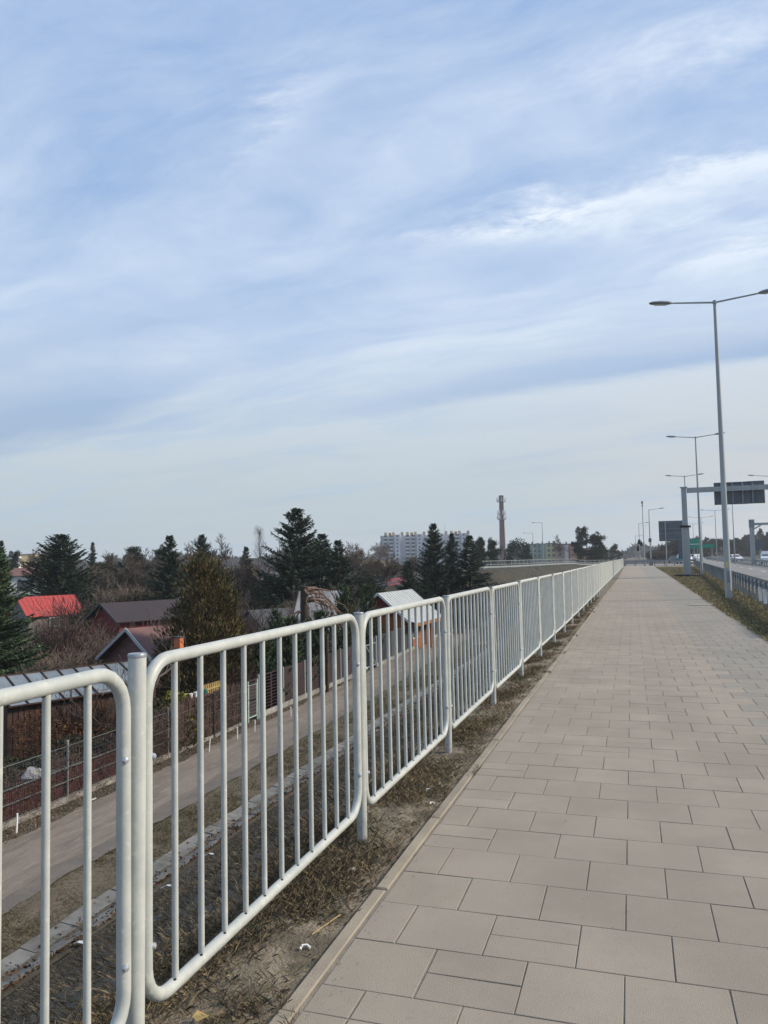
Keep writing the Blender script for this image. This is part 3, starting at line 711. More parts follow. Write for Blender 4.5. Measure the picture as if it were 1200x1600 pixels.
def cab(t):
    MB().box(-.28, -.2, -.05, .28, .2, 1.05).build('cabinet', M['plinth'], t)
    MB().box(-.22, -.12, 3.6, .22, .12, 4.2).build('control_box', M['signback'], t)
lamp(2.75, 126, 8.6, 'single-armed lamp post rising from a pale concrete cabinet at the path end', arms=(0,), length=1.5, rb=.11, base=cab)
lamp(1.55, 165, 8.1, 'slim single-armed lamp post behind the camera mast', arms=(0,), length=1.3, rb=.09)
lamp(1.15, 230, 7.2, 'farthest thin lamp post beyond the end of the path', arms=(0,), length=1.3, rb=.09)
lamp(-16.35, 151, 8.3, 'taller single-armed lamp post on the ramp above the dark slope', arms=(180,), length=1.3, tilt=2, rb=.09, group='street lamps on the ramp')
lamp(-22.9, 190, 7.6, 'shorter single-armed lamp post on the ramp beside the round green tree', arms=(180,), length=1.7, tilt=2, rb=.1, group='street lamps on the ramp')
# camera mast
t = thing('camera_mast', 'thin grey camera mast with a small head at the path end', 'mast', (1.8, 124.5, 0))
MB().lathe([(.12, -.2), (.12, .8), (.07, 1), (.05, 9.6)], 12).build('pole', M['zincl'], t, True)
MB().box(-.16, -.1, 9.55, .16, .1, 9.68).lathe([(.12, 9.68), (.14, 9.78), (.1, 9.92), (.02, 9.97)], 10).build('camera', M['signback'], t)
MB().box(-.09, -.09, 9.1, .09, .09, 9.35).build('control_box', M['signback'], t)
# traffic signals at the crossing
for x, y, z, lab in ((1.42, 160, 4.3, 'black traffic signal heads on a slim post beyond the camera mast'), (1.1, 150, 2.9, 'low traffic signal on its post at the crossing')):
    t = thing('traffic_signal', lab, 'traffic signal', (x, y, 0), group='traffic signals at the crossing')
    MB().lathe([(.06, -.2), (.06, z + .4)], 8).build('pole', M['zincl'], t)
    MB().box(-.2, -.14, z - .45, .2, .14, z + .45).build('signal_head', M['black'], t)
    if z > 4: MB().box(.2, -.14, z - .85, .6, .14, z - .1).build('signal_head', M['black'], t)

# ------------------------------------------------------------------ gantries and signs
t = thing('sign_gantry', 'grey steel sign gantry whose square post stands on the grass verge', 'gantry', (3.62, 57.5, 0))
MB().box(-.235, -.235, .1, .235, .235, 3.42).build('post', M['zincl'], t, label='thick lower post')
MB().box(-.165, -.165, 3.56, .165, .165, 6.2).build('post', M['zincl'], t, label='slimmer upper post')
MB().lathe([(.37, 3.42), (.37, 3.56)], 16).build('flange', M['black'], t)
MB().lathe([(.85, -.02), (.85, .13), (.8, .16), (.3, .17)], 20).build('foot', M['black'], t)
MB().box(-.23, -.23, 6.2, .23, .23, 6.26).box(.21, -.16, 5.84, 20.5, .16, 6.18).build('beam', M['zincl'], t)
MB().box(20.2, -.21, 0, 20.62, .21, 6.2).build('post', M['zincl'], t, label='far post beside the other carriageway')
t = thing('road_sign', 'grey back of a wide road sign board hung on the gantry beam', 'road sign', (7.2, 57.5, 5.72), R(-1.5))
pn_ = MB().box(-.53, .36, -.78, .53, .40, .77).mesh('panel', M['signback'])
for x in (-1.065, 0, 1.065): put('panel', pn_, t, (x, rs.uniform(-.004, .004), rs.uniform(-.006, .006)))
hm = MB().box(-1.58, .31, -.02, 1.58, .355, .02).mesh('rail', M['signback'])
for z in (-.72, -.33, .55, .73): put('rail', hm, t, (0, 0, z))
vm = MB().box(-.045, .19, -.74, .045, .305, .74).mesh('stiffener', M['zinc'])
cl = MB().box(-.06, -.21, .09, .06, .185, .115).box(-.06, -.21, .48, .06, .185, .505).box(-.05, -.215, .09, .05, -.185, .505).mesh('clamp', M['zincl'])
for x in (-1.15, -.42, .2, .83):
    put('stiffener', vm, t, (x, 0, 0)); put('clamp', cl, t, (x, 0, 0))
t = thing('road_sign', 'grey back of a tall road sign with a lower tail panel beside the gantry post', 'road sign', (4.75, 100, 0))
MB().box(-1.5, 0, 3.25, 1.66, .05, 5.72).build('panel', M['signback'], t)
MB().box(.62, .0, 1.15, 1.62, .05, 3.24).build('panel', M['signback'], t, label='lower tail panel')
hm2 = MB().box(-1.48, -.05, -.03, 1.64, 0, .03).mesh('rail', M['zinc'])
for z in (3.4, 4.2, 4.75, 5.55): put('rail', hm2, t, (0, 0, z))
ps = MB().lathe([(.07, -.2), (.07, 5.6)], 10).mesh('post', M['zincl'])
for x in (-.75, 1.25): put('post', ps, t, (x, -.13, 0))
t = thing('sign_gantry', 'second grey sign gantry with a braced arm beside the far carriageway', 'gantry', (15.0, 110, 0))
MB().box(-.26, -.26, -.2, .26, .26, 4.9).build('post', M['zincl'], t)
MB().box(-.3, -.3, 4.9, .3, .3, 5.95).build('head', M['zinc'], t)
MB().box(.3, -.16, 5.2, 14, .16, 5.5).build('beam', M['zincl'], t)
MB().bar((.3, 0, 4.75), (1.1, 0, 5.2), .16, .16).build('bracket', M['zincl'], t)
t = thing('round_sign', 'grey back of a round traffic sign before the pine wood', 'road sign', (16.0, 111, 0))
MB().lathe([(.045, -.2), (.045, 3.2)], 8).build('post', M['zincl'], t)
put('disc', MB().lathe([(.62, 0), (.62, .03)], 24).mesh('disc', M['signback']), t, (0, -.06, 2.62), (R(90), 0, 0))
t = thing('green_road_sign', 'green motorway sign board with a pale band on two posts', 'road sign', (0, 180, 0))
MB().box(10.6, 0, 3.35, 14.0, .06, 5.0).build('panel', M['signgrn'], t)
MB().box(14.05, 0, 3.0, 17.0, .06, 3.75).build('panel', M['signgrn'], t)
MB().box(10.7, -.02, 3.75, 13.9, -.003, 3.92).build('band', M['paint'], t)
MB().box(10.6, 0.0, 2.85, 14.0, .06, 3.28).build('panel', M['signgrn'], t)
for x in (11.2, 13.6, 16.5): MB().lathe([(.07, -.2), (.07, 3.5)], 8, x, .14).build('post', M['zincl'], t)
t = thing('small_sign', 'small pale sign beside the green motorway sign', 'road sign', (18.6, 182, 0))
MB().lathe([(.04, -.2), (.04, 2.6)], 8).build('post', M['zincl'], t)
MB().box(-.4, -.08, 2.4, .4, -.045, 3.2).build('panel', M['plinth'], t)

# ------------------------------------------------------------------ vehicles
def car(label, x, y, rz, L, W, H_, m, m2=None, van=False, cat='car'):
    t = thing('car' if not van else 'van', label, cat, (x, y, 0), rz, 'vehicles on the motorway')
    hw = W / 2
    if van: prof = [(0, .3), (0, .85), (.12, 1.0), (.2, H_ * .97), (.28, H_), (.72, H_), (.84, H_ * .58), (.98, H_ * .48), (1, .55), (1, .3)]
    else: prof = [(0, .3), (0, .8), (.05, H_ * .62), (.16, H_ * .66), (.28, H_ * .98), (.36, H_), (.56, H_), (.72, H_ * .66), (.94, H_ * .55), (1, .55), (1, .3)]
    mb = MB(); n = len(prof)
    for s in (-1, 1):
        for px, pz in prof:
            k_ = .82 if pz > H_ * .75 else 1
            mb.v.append(((px - .5) * L, s * hw * k_, pz))
    mb.f = [tuple(range(n)), tuple(reversed(range(n, 2 * n)))] + [(i, n + i, n + (i + 1) % n, (i + 1) % n) for i in range(n)]
    mb.f = [tuple(reversed(f)) for f in mb.f]
    mb.build('body', m, t)
    if m2: MB().box(.16 * L, -hw - .012, .4, .5 * L + .05, hw + .012, 1.02).build('bonnet', m2, t)
    z0, z1 = H_ * .62, H_ * .9
    fx = .5 * L * (.52 if van else .36)
    wm = MB()
    wm.quad((fx + .33, -hw * .78, z0 + .06), (fx + .33, hw * .78, z0 + .06), (fx - .12, hw * .7, z1), (fx - .12, -hw * .7, z1)); wm.build('windscreen', M['glass'], t)
    for s in (-1, 1):
        MB().box(-.3 * L, s * hw * .93 - .02, z0 + .04, .14 * L, s * hw * .93 + .02, z1).build('side_window', M['glass'], t)
        MB().box(.5 * L - .03, s * hw * .72 - .14, .6, .5 * L + .015, s * hw * .72 + .14, .76).build('headlight', M['paint'], t)
    wh = MB().lathe([(.31, -.09), (.31, .09)], 14).mesh('wheel', M['black'])
    rim = MB().lathe([(.18, -.1), (.18, .1)], 10).mesh('rim', M['zincl'])
    for sx in (-.31, .31):
        for s in (-1, 1):
            w_ = put('wheel', wh, t, (sx * L, s * (hw - .08), .31), (R(90), 0, 0)); put('rim', rim, w_)
    return t
car('dark car with bright headlights near the end of the barrier', 8.1, 168, R(-95), 4.3, 1.78, 1.45, M['cardark'])
car('white van with a teal green front beside the gantry post', 8.6, 143, R(-105), 4.6, 1.9, 1.75, M['carwhite'], M['carteal'], True, 'van')
car('white van passing below the green road sign', 15.6, 216, R(-62), 5.0, 1.95, 1.7, M['carwhite'], None, True, 'van')
car('white car beyond the median barrier in front of the pine wood', 20.0, 172, R(-75), 4.3, 1.8, 1.45, M['carwhite'])
car('white van across the motorway beside the round sign', 18.6, 122, R(-100), 4.9, 1.95, 1.85, M['carwhite'], None, True, 'van')

# ------------------------------------------------------------------ trees (each mesh modelled 10 m tall with a 3 m crown radius, then scaled)
def spray_mesh(name, P, A, S, L, W, m):
    V = sprays(P, A, S, L, W); return np_mesh(name, V, np.arange(len(V)).reshape(-1, 4), m)
def spruce_crown(seed, levels=34, m='spruce', dens=1.0, up_=0.25, fine=1.0, shape=0.70, lo=0.04):
    g = np.random.default_rng(seed); P, A, S, L, W = [], [], [], [], []
    for i in range(levels):
        t = lo + (1 - lo) * (1 - (1 - (i + g.random() * .6) / levels) ** 1.25)
        rad = 3.0 * (1 - t) ** shape + 0.06
        nb = int(6 + 6 * (1 - t))
        for j in range(nb):
            a = g.uniform(0, 2 * np.pi); l = rad * (g.uniform(.5, .9) if g.random() < .42 else g.uniform(.9, 1.3))
            rise = -0.32 + 1.05 * t + g.normal(0, .14)
            n = max(4, int(l * 11 * dens)); s = np.linspace(0.12, 1, n) + g.normal(0, .02, n)
            ca, sa = np.cos(a), np.sin(a)
            rr = s * l; zz = t * 10 + rr * rise * .55 + (s ** 2.2) * l * up_
            base = np.stack([rr * ca, rr * sa, zz], 1)
            d = np.stack([np.full(n, ca), np.full(n, sa), rise * .55 + 2.2 * s ** 1.2 * up_], 1); d = unit(d)
            side = np.array([-sa, ca, 0.])
            for sg in (-1, 1):
                aa = unit(d * .8 + side * sg * g.uniform(.5, 1.0, n)[:, None] + np.array([0, 0, 1]) * g.normal(-.12, .22, n)[:, None])
                P.append(base); A.append(aa); S.append(unit(np.cross(aa, g.normal(0, 1, (n, 3)))))
                L.append(g.uniform(.32, .72, n) * (1.1 - .45 * s) * (0.75 + .25 * (1 - t)) / fine ** .5 * 1.15); W.append(g.uniform(.11, .22, n) / fine)
            # hanging tips
            aa = unit(d * .5 + np.array([0, 0, -1.]) * g.uniform(.2, .9, n)[:, None] + g.normal(0, .25, (n, 3)))
            P.append(base); A.append(aa); S.append(unit(np.cross(aa, g.normal(0, 1, (n, 3))))); L.append(g.uniform(.2, .45, n) / fine ** .5); W.append(g.uniform(.08, .15, n) / fine)
    # leader
    P.append(np.array([[0, 0, 9.55]] * 5)); aa = unit(g.normal(0, .18, (5, 3)) + np.array([0, 0, 1.])); A.append(aa); S.append(unit(np.cross(aa, g.normal(0, 1, (5, 3))))); L.append(np.full(5, .55)); W.append(np.full(5, .07))
    return spray_mesh('crown', np.concatenate(P), np.concatenate(A), np.concatenate(S), np.concatenate(L), np.concatenate(W), M[m])
def volume_crown(seed, n, m, prof, L=(.3, .55), W=(.1, .2), upw=.8, lumps=60, lump=.55, z0=0.0):
    """sprays on lumps spread through a body of revolution; prof(t) gives the radius at height t"""
    g = np.random.default_rng(seed)
    t = g.random(lumps * 3); r_ = np.array([prof(x) for x in t]); keep = g.random(len(t)) < r_ / r_.max(); t, r_ = t[keep], r_[keep]
    a = g.uniform(0, 2 * np.pi, len(t)); q = np.sqrt(g.uniform(.35, 1, len(t))) * r_
    C = np.stack([q * np.cos(a), q * np.sin(a), z0 + t * (10 - z0)], 1); rl = lump * g.uniform(.6, 1.35, len(t)) * np.minimum(1, r_ / 1.2 + .35)
    ii = g.integers(0, len(C), n); d = unit(g.normal(0, 1, (n, 3)))
    Pp = C[ii] + d * (rl[ii] * g.uniform(.55, 1, n) ** .5)[:, None] * np.array([1, 1, 1.25])
    out_ = Pp * np.array([1, 1, 0]); A = unit(d * .7 + unit(out_ + 1e-6) * .3 + np.array([0, 0, upw]) + g.normal(0, .25, (n, 3)))
    S = unit(np.cross(A, g.normal(0, 1, (n, 3))))
    return spray_mesh('crown', Pp, A, S, g.uniform(*L, n), g.uniform(*W, n), M[m])
def pine_crown(seed, m='pine', z0=4.2, n=11000):
    g = np.random.default_rng(seed); C = []
    for i in range(34):
        t = g.random() ** .9; z = z0 + (9.5 - z0) * t; rad = 2.75 * (max(.05, math.sin(math.pi * (0.16 + .80 * t))) ** .7) * g.uniform(.35, 1.08)
        a = g.uniform(0, 2 * np.pi)
        for k_ in range(4):
            s = g.uniform(.35, 1); C.append((rad * s * math.cos(a) + g.normal(0, .25), rad * s * math.sin(a) + g.normal(0, .25), z + s * .35 + g.normal(0, .2), g.uniform(.4, .8)))
    C = np.array(C); ii = g.integers(0, len(C), n); d = unit(g.normal(0, 1, (n, 3)))
    P = C[ii, :3] + d * (C[ii, 3] * g.uniform(.2, 1, n))[:, None] * np.array([1, 1, .75])
    A = unit(d + np.array([0, 0, .7]) + g.normal(0, .3, (n, 3))); S = unit(np.cross(A, g.normal(0, 1, (n, 3))))
    return spray_mesh('crown', P, A, S, g.uniform(.22, .46, n), g.uniform(.08, .16, n), M[m]), C
def limbs(seed, depth, start, d0, l0, r0_, spread=.55, kids=(2, 4), up_=.18, taper=.62, min_r=.006, straight=.12, sides=4, stop=1e9):
    """recursive bare branches, returned as one mesh builder"""
    rr = random.Random(seed); mb = MB(); count = [0]
    def go(p, d, l, r_, k_):
        if count[0] > stop: return
        count[0] += 1
        n = 4 if k_ > 1 else 3; pts = [p]; dd = d.copy(); seg = l / (n - 1)
        for i in range(n - 1):
            dd = (dd + Vector((rr.gauss(0, straight), rr.gauss(0, straight), rr.gauss(0, straight) + up_ * .3))).normalized(); pts.append(pts[-1] + dd * seg)
        rad = [r_ * (1 - (1 - taper) * i / (n - 1)) for i in range(n)]
        mb.tube(pts, [max(x, min_r) for x in rad], 6 if k_ == depth else (sides if k_ > 1 else 3), cap=False)
        if k_ <= 0: return
        m_ = rr.randint(*kids) + (1 if k_ == depth else 0)
        for i in range(m_):
            f = rr.uniform(.35, 1) if i < m_ - 1 else 1.0
            q = pts[min(n - 1, max(1, int(round(f * (n - 1)))))]
            ax = Vector((rr.gauss(0, 1), rr.gauss(0, 1), rr.gauss(0, .5))).normalized()
            nd = (dd + ax * spread * rr.uniform(.6, 1.4) + Vector((0, 0, up_))).normalized()
            go(q, nd, l * rr.uniform(.55, .85), r_ * taper * rr.uniform(.65, .95), k_ - 1)
    go(Vector(start), Vector(d0).normalized(), l0, r0_, depth)
    return mb
def trunk_mesh(h=9.6, r_=.16, m='bark', n=8, seed=0, bend=.08):
    rr = random.Random(seed); pts, rad = [], []
    for i in range(7):
        t = i / 6; pts.append((rr.gauss(0, bend) * (t > 0), rr.gauss(0, bend) * (t > 0), -0.3 + t * h)); rad.append(r_ * (1.15 - t) + .015)
    return MB().tube(pts, rad, n).mesh('trunk', M[m], True)

TR = {}
TR['spruce'] = [(spruce_crown(s, 34, 'spruce', 1.0, u_), trunk_mesh(9.5, .15, seed=s)) for s, u_ in ()]
TR['spruce'] = [(spruce_crown(s, 42, 'spruce', 1.25, u_, 1.7, sh_), trunk_mesh(9.5, .15, seed=s)) for s, u_, sh_ in ((1, .22, .9), (2, .1, .85), (3, .3, .72), (4, .16, .78))]
TR['bluespruce'] = [(spruce_crown(14, 42, 'spruceb', 1.25, .18, 1.7), trunk_mesh(9.5, .14, seed=14))]
TR['broad'] = [(spruce_crown(8, 42, 'spruce', 1.3, .42, 1.6, .62), trunk_mesh(9.3, .2, seed=8))]
TR['fir'] = [(spruce_crown(9, 52, 'fir', 1.6, .16, 2.2, .7), trunk_mesh(9.4, .16, seed=9))]
TR['thuja'] = [(volume_crown(5, 34000, 'thuja', lambda t: 3.0 * max(.1, 1 - t ** 2.1) ** .62 * (.85 + .15 * min(1, t * 4)) * (1.0 - .25 * t), (.18, .4), (.05, .11), 1.3, 95, .85), trunk_mesh(8, .16, seed=5))]
TR['round'] = [(volume_crown(6, 9000, 'roundl', lambda t: 3.0 * (max(.02, 1 - t ** 2.4)) ** .6 * (.8 + .2 * min(1, t * 4)), (.25, .45), (.12, .2), .9, 140, .5), trunk_mesh(8, .16, seed=6))]
TR['dense'] = [(volume_crown(s, 14000, 'shrub', lambda t: 3.0 * max(.05, math.sin(math.pi * (.16 + .82 * t))) ** .6, (.25, .55), (.08, .18), .6, 70, .9), trunk_mesh(7, .16, seed=s)) for s in (7, 17)]
TR['youngpine'] = [(spruce_crown(s, 17, 'youngpine', 1.5, .75, 1.1, .62), trunk_mesh(9, .11, seed=s)) for s in (18, 19)]
for key, ss in (('pine', (21, 22, 23, 24)),):
    TR[key] = []
    for s in ss:
        cm, C = pine_crown(s, z0=2.6 if s % 2 else 3.8); TR[key].append((cm, trunk_mesh(9.2, .17, seed=s, bend=.14)))
bare = []
for s in (31, 32, 33, 34):
    b_ = limbs(s, 6, (0, 0, 2.6), (0, 0, 1), 2.35, .11, .66, (3, 4), .14, .66, .019, .16, 3, 3600)
    bare.append((b_.mesh('crown', M['twig']), trunk_mesh(2.95, .2, seed=s, bend=.03)))
TR['bare'] = bare
bm2 = MB()
rr = random.Random(5)
for i in range(70):
    z = 2.6 + 6.8 * rr.random(); a = rr.uniform(0, 6.28); l = .6 + 1.7 * (1 - (z - 2.6) / 7.5)
    p0 = Vector((0, 0, z)); pts = [p0]; d = Vector((math.cos(a), math.sin(a), 1.9)).normalized()
    for q in range(5): pts.append(pts[-1] + d * l / 4); d = (d + Vector((0, 0, -.16))).normalized()
    bm2.tube(pts, [.03, .022, .016, .012, .009, .007], 3, False)
    for q in range(5):
        pp = pts[rr.randint(2, 5)]; dd = Vector((rr.gauss(0, .4), rr.gauss(0, .4), -.5)); bm2.tube([pp, pp + dd * .45, pp + dd * .6 + Vector((0, 0, -.6))], [.011, .008, .006], 3, False)
TR['birch'] = [(bm2.mesh('crown', M['twigred']), MB().tube([(0, 0, -.3), (.1, 0, 3), (-.05, .05, 6.5), (.02, 0, 9.6)], [.14, .11, .07, .015], 8).mesh('trunk', M['birch'], True))]

tree_names = dict(spruce='spruce_tree', bluespruce='spruce_tree', broad='spruce_tree', fir='fir_tree', thuja='thuja_tree', round='cypress_tree', dense='leafy_bush', youngpine='young_pine', pine='pine_tree', bare='bare_tree', birch='birch_tree')
tree_cats = dict(spruce='spruce', bluespruce='spruce', broad='spruce', fir='fir', thuja='thuja', round='cypress', dense='bush', youngpine='pine', pine='pine', bare='tree', birch='birch')
rt_ = random.Random(3)
cnt = {}
def tree(kind, x, y, h, r_, label, z=GZ, group=None, var=None, rz=None):
    vs = TR[kind]; i = cnt.get(kind, 0); cnt[kind] = i + 1
    cr, tr = vs[(i if var is None else var) % len(vs)]
    t = thing(tree_names[kind], label, tree_cats[kind], (x, y, z), rt_.uniform(0, 6.28) if rz is None else rz, group, (r_ / 3, r_ / 3, h / 10))
    put('crown', cr, t); put('trunk', tr, t)
    return t
GS = 'evergreens among the garden plots'
GB = 'bare trees among the garden plots'
tree('fir', -26.7, 27, 7.5, 2.35, 'large light green fir beside the red roofed cottage', group=GS)
tree('spruce', -68.4, 70, 9.8, 2.15, 'dark spruce top rising behind the light green fir', group=GS)
tree('broad', -60.6, 70.5, 10.2, 5.0, 'broad dark spruce with upturned branch tips behind the red roof', group=GS)
tree('spruce', -87.8, 110, 10.85, 1.98, 'small pointed distant spruce between the broad spruce and the pine', group=GS)
tree('dense', -65, 84, 6.8, 2.3, 'dark bluish bush between the broad spruce and the brown cabin', group=GS)
tree('pine', -66.8, 92, 9.2, 2.6, 'dark round-headed pine above the dark red cabin', group=GS)
tree('spruce', -43.6, 66, 9.6, 3.16, 'dense spruce behind the end of the dark red cabin roof', group=GS, var=1)
tree('bluespruce', -38.7, 64, 9.45, 2.15, 'blue green spruce rising behind the olive thuja', group=GS)
tree('thuja', -18.95, 31.5, 6.8, 2.2, 'big olive brown thuja behind the railing', group=GS)
tree('spruce', -42.6, 80, 8.6, 2.37, 'thin greyish spruce just beyond the thuja', group=GS, var=0)
tree('birch', -47, 92, 11.7, 2.4, 'white-stemmed bare birch between the thuja and the tallest spruce', group=GB)
tree('bare', -51.6, 90, 11.8, 3.6, 'wide bare tree above the thuja top', group=GB)
tree('spruce', -29.8, 66, 11.65, 4.41, 'tallest dark spruce in the middle of the gardens', group=GS, var=2)
tree('spruce', -30.6, 74, 9.6, 3.5, 'shorter spruce leaning out behind the tallest spruce', group=GS, var=3)
tree('bare', -41.9, 100, 11.4, 2.2, 'bare reddish tree top peeping over the shorter spruce', group=GB)
tree('spruce', -25.7, 66, 8.65, 2.82, 'pointed spruce with a thin leader before the yellow house', group=GS, var=1)
tree('bare', -40.9, 110, 10.2, 2.6, 'bare tree standing against the sky beside the yellow house', group=GB)
tree('spruce', -20.8, 72, 6.6, 2.26, 'small neat spruce in front of the apartment block', group=GS, var=1)
tree('spruce', -20.7, 82, 10.6, 3.3, 'tall spruce standing before the apartment block', group=GS, var=0)
tree('spruce', -19.2, 84.5, 9.6, 2.1, 'spruce pressed against the tall spruce by the apartment block', group=GS, var=3)
tree('spruce', -17.1, 84, 9.3, 3.2, 'dark spruce nearest the ramp fence', group=GS, var=1)
GP = 'pines along the ramp'
tree('pine', -28.4, 150, 10.95, 2.1, 'first pine between the dark spruce and the chimney', group=GP)
tree('pine', -26.0, 150, 10.25, 2.0, 'second pine close to the chimney foot', group=GP)
tree('round', -28.1, 200, 11.8, 4.1, 'round domed dark cypress between the chimney and the green block', group=GP)
tree('pine', -13.0, 220, 14.8, 3.0, 'tall spreading pine beside the orange apartment block', group=GP, var=0)
tree('pine', -9.2, 220, 12.9, 3.7, 'lower wide pine leaning away from the tall pine', group=GP, var=3)
tree('pine', -9.7, 290, 9.7, 2.5, 'small pine behind the railing end', group=GP)
tree('pine', -5.9, 300, 10.9, 2.9, 'ragged small pine near the end of the railing', group=GP)
tree('bare', -29.8, 330, 16.2, 3.6, 'hazy bare tree behind the tall spreading pine', group=GB)
for x, y, h, r_, lab in ((-28.8, 80, 4.8, 2.1, 'dark bush below the yellow house'), (-24.6, 70, 4.2, 2.4, 'dark bush at the foot of the small neat spruce'), (-33, 62, 3.4, 2.6, 'dark bush below the tallest spruce'), (-27.5, 60, 3.2, 2.2, 'low dark bush before the pointed spruce'), (-45, 58, 3.3, 2.4, 'low dark bush behind the dark red cabin'), (-59, 76, 3.4, 2.2, 'low dark bush beside the brown cabin'), (-55, 100, 5.2, 3.5, 'wide grey green bush beyond the dark red cabin'), (-72, 100, 5.5, 4.0, 'wide grey bush beyond the brown cabin'), (-45.5, 47, 2.3, 1.1, 'small dark bush beside the dark red cabin wall'), (-19, 66, 3.4, 2.0, 'dark bush between the orange cabin and the spruces'), (-15.5, 92, 3.5, 2.2, 'dark bush at the foot of the ramp slope'), (-46, 150, 5.4, 3.2, 'dark bush hiding the foot of the cream house'), (-56, 165, 6.2, 4, 'wide dark bush before the cream house'), (-34, 95, 4.6, 2.8, 'dark bush between the pointed spruce and the small red roof'), (-50, 70, 3.8, 2.8, 'dark bush between the dark red cabin and the dense spruce'), (-80, 95, 5.0, 3.4, 'grey green bush behind the broad spruce'), (-38, 75, 4.4, 2.6, 'dark bush at the foot of the thin greyish spruce'), (-90, 130, 6.4, 5, 'wide grey green bush before the white houses'), (-120, 140, 6.6, 5, 'wide grey green bush beyond the white pavilion')):
    tree('dense', x, y, h, r_, lab, group='dark bushes among the gardens')
GY_ = 'young pines by the track'
for x, y, h, r_, lab in ((-16.9, 44, 5.2, 1.15, 'young light green pine beside the broken tree'), (-16.6, 48, 5.1, 1.0, 'young pine at the gable of the orange cabin'), (-18.5, 38, 4.1, 1.0, 'young pine right beside the olive thuja'), (-16.6, 36, 3.9, 1.35, 'bushy young pine over the dark fence panels'), (-16.7, 33, 3.5, 1.2, 'low young pine behind the first dark fence panel'), (-16.9, 40.5, 3.9, 1.4, 'bushy young pine between the dark panels and the gate')):
    tree('youngpine', x, y, h, r_, lab, group=GY_)
for x, y, h, r_, lab in ((-96.6, 300, 14.8, 3.2, 'bare tree before the near end of the apartment block'), (-82.3, 320, 13.6, 3.9, 'bare tree before the middle of the apartment block'), (-105.5, 330, 16.7, 5.0, 'broad bare tree crossing the apartment block facade'), (-70.7, 120, 10.1, 3.2, 'bare tree beside the blue green spruce'), (-72.9, 105, 10.4, 2.6, 'bare tree between the dense spruce and the pine'), (-84.8, 112, 10.4, 3.2, 'bare tree beside the small distant spruce'), (-144, 160, 12.9, 5, 'bare tree above the yellow block of the far houses'), (-131, 150, 11.6, 4, 'bare tree before the far white houses'), (-60, 130, 9.3, 3, 'bare tree behind the thin greyish spruce'), (-32.3, 118, 8.6, 2.6, 'bare tree beside the small red roof')):
    tree('bare', x, y, h, r_, lab, group=GB)
for x, y, h, r_, lab in ((-63, 78, 7.6, 3.2, 'brown bare tree beside the brown cabin gable'), (-57, 80, 8.3, 3.0, 'brown bare tree behind the dark red cabin ridge'), (-52, 84, 8.8, 3.0, 'brown bare tree between the pine and the dense spruce'), (-74, 84, 7.6, 3.2, 'brown bare tree at the flank of the broad spruce'), (-40, 72, 8.0, 2.8, 'brown bare tree between the dense spruce and the blue green spruce'), (-37.5, 70, 7.4, 2.6, 'brown bare tree right beside the thuja top'), (-34, 72, 7.8, 2.8, 'brown bare tree just before the birch'), (-24.5, 62, 5.4, 2.0, 'low brown bare tree behind the white shed'), (-27.5, 84, 8.4, 2.6, 'brown bare tree between the pointed and the small neat spruce'), (-23.4, 90, 7.8, 2.4, 'brown bare tree behind the small neat spruce'), (-45, 96, 10.2, 3.2, 'brown bare tree filling the gap beside the birch'), (-66, 100, 9.2, 3.6, 'brown bare tree beyond the round headed pine'), (-95, 108, 8.8, 3.8, 'brown bare tree behind the flank of the broad spruce'), (-36, 100, 9.2, 2.8, 'brown bare tree over the shoulder of the tallest spruce')):
    tree('bare', x, y, h, r_, lab, group=GB)
tree('pine', -81, 120, 9.9, 2.1, 'dark pine far behind the dense spruce', group=GS)
tree('pine', -114, 120, 9.9, 1.8, 'dark pine before the far white houses', group=GS)

# pine wood beyond the motorway: alike trees in rows
rp = random.Random(12)
for i in range(46):
    f = (i + rp.random() * .7) / 46; y = rp.choice([380, 420, 460]); ang = .058 + f * .128
    tall = 1.18 if .66 < f else (.92 if f < .6 else 1.0)
    tree('pine' if rp.random() < .7 else 'spruce', ang * y, y, rp.uniform(9, 11.8) * tall * y / 420, rp.uniform(2.2, 3.8) * (1 if rp.random() < .8 else .7), 'dark evergreen in the wood beyond the motorway', -.5, 'wood beyond the motorway')
for i in range(16):
    f = i / 15; y = rp.uniform(260, 330)
    tree('bare' if i % 3 else 'dense', (.025 + .034 * f) * y, y, 3.6 + 6.2 * f ** 1.4 + rp.uniform(-.5, .6), rp.uniform(2.2, 3.4), 'greyish tree beyond the end of the path', -.5, 'trees beyond the crossing')
# far-off wood on the horizon, one mass
g = np.random.default_rng(77); n = 46000
ang = g.uniform(-.95, .35, n); dist = g.uniform(700, 1100, n)
prof = 12 + 3.5 * np.sin(ang * 41) + 2.5 * np.sin(ang * 97 + 1) + 1.6 * np.sin(ang * 211)
zz = GZ + prof * np.sqrt(g.random(n))
P_ = np.stack([dist * np.sin(ang), dist * np.cos(ang), zz], 1)
A_ = unit(g.normal(0, 1, (n, 3)) + np.array([0, 0, .8])); S_ = unit(np.cross(A_, g.normal(0, 1, (n, 3))))
put('far_wood', spray_mesh('far_wood', P_, A_, S_, g.uniform(3, 6, n), g.uniform(1.5, 3, n), M['woods']), kind='stuff')

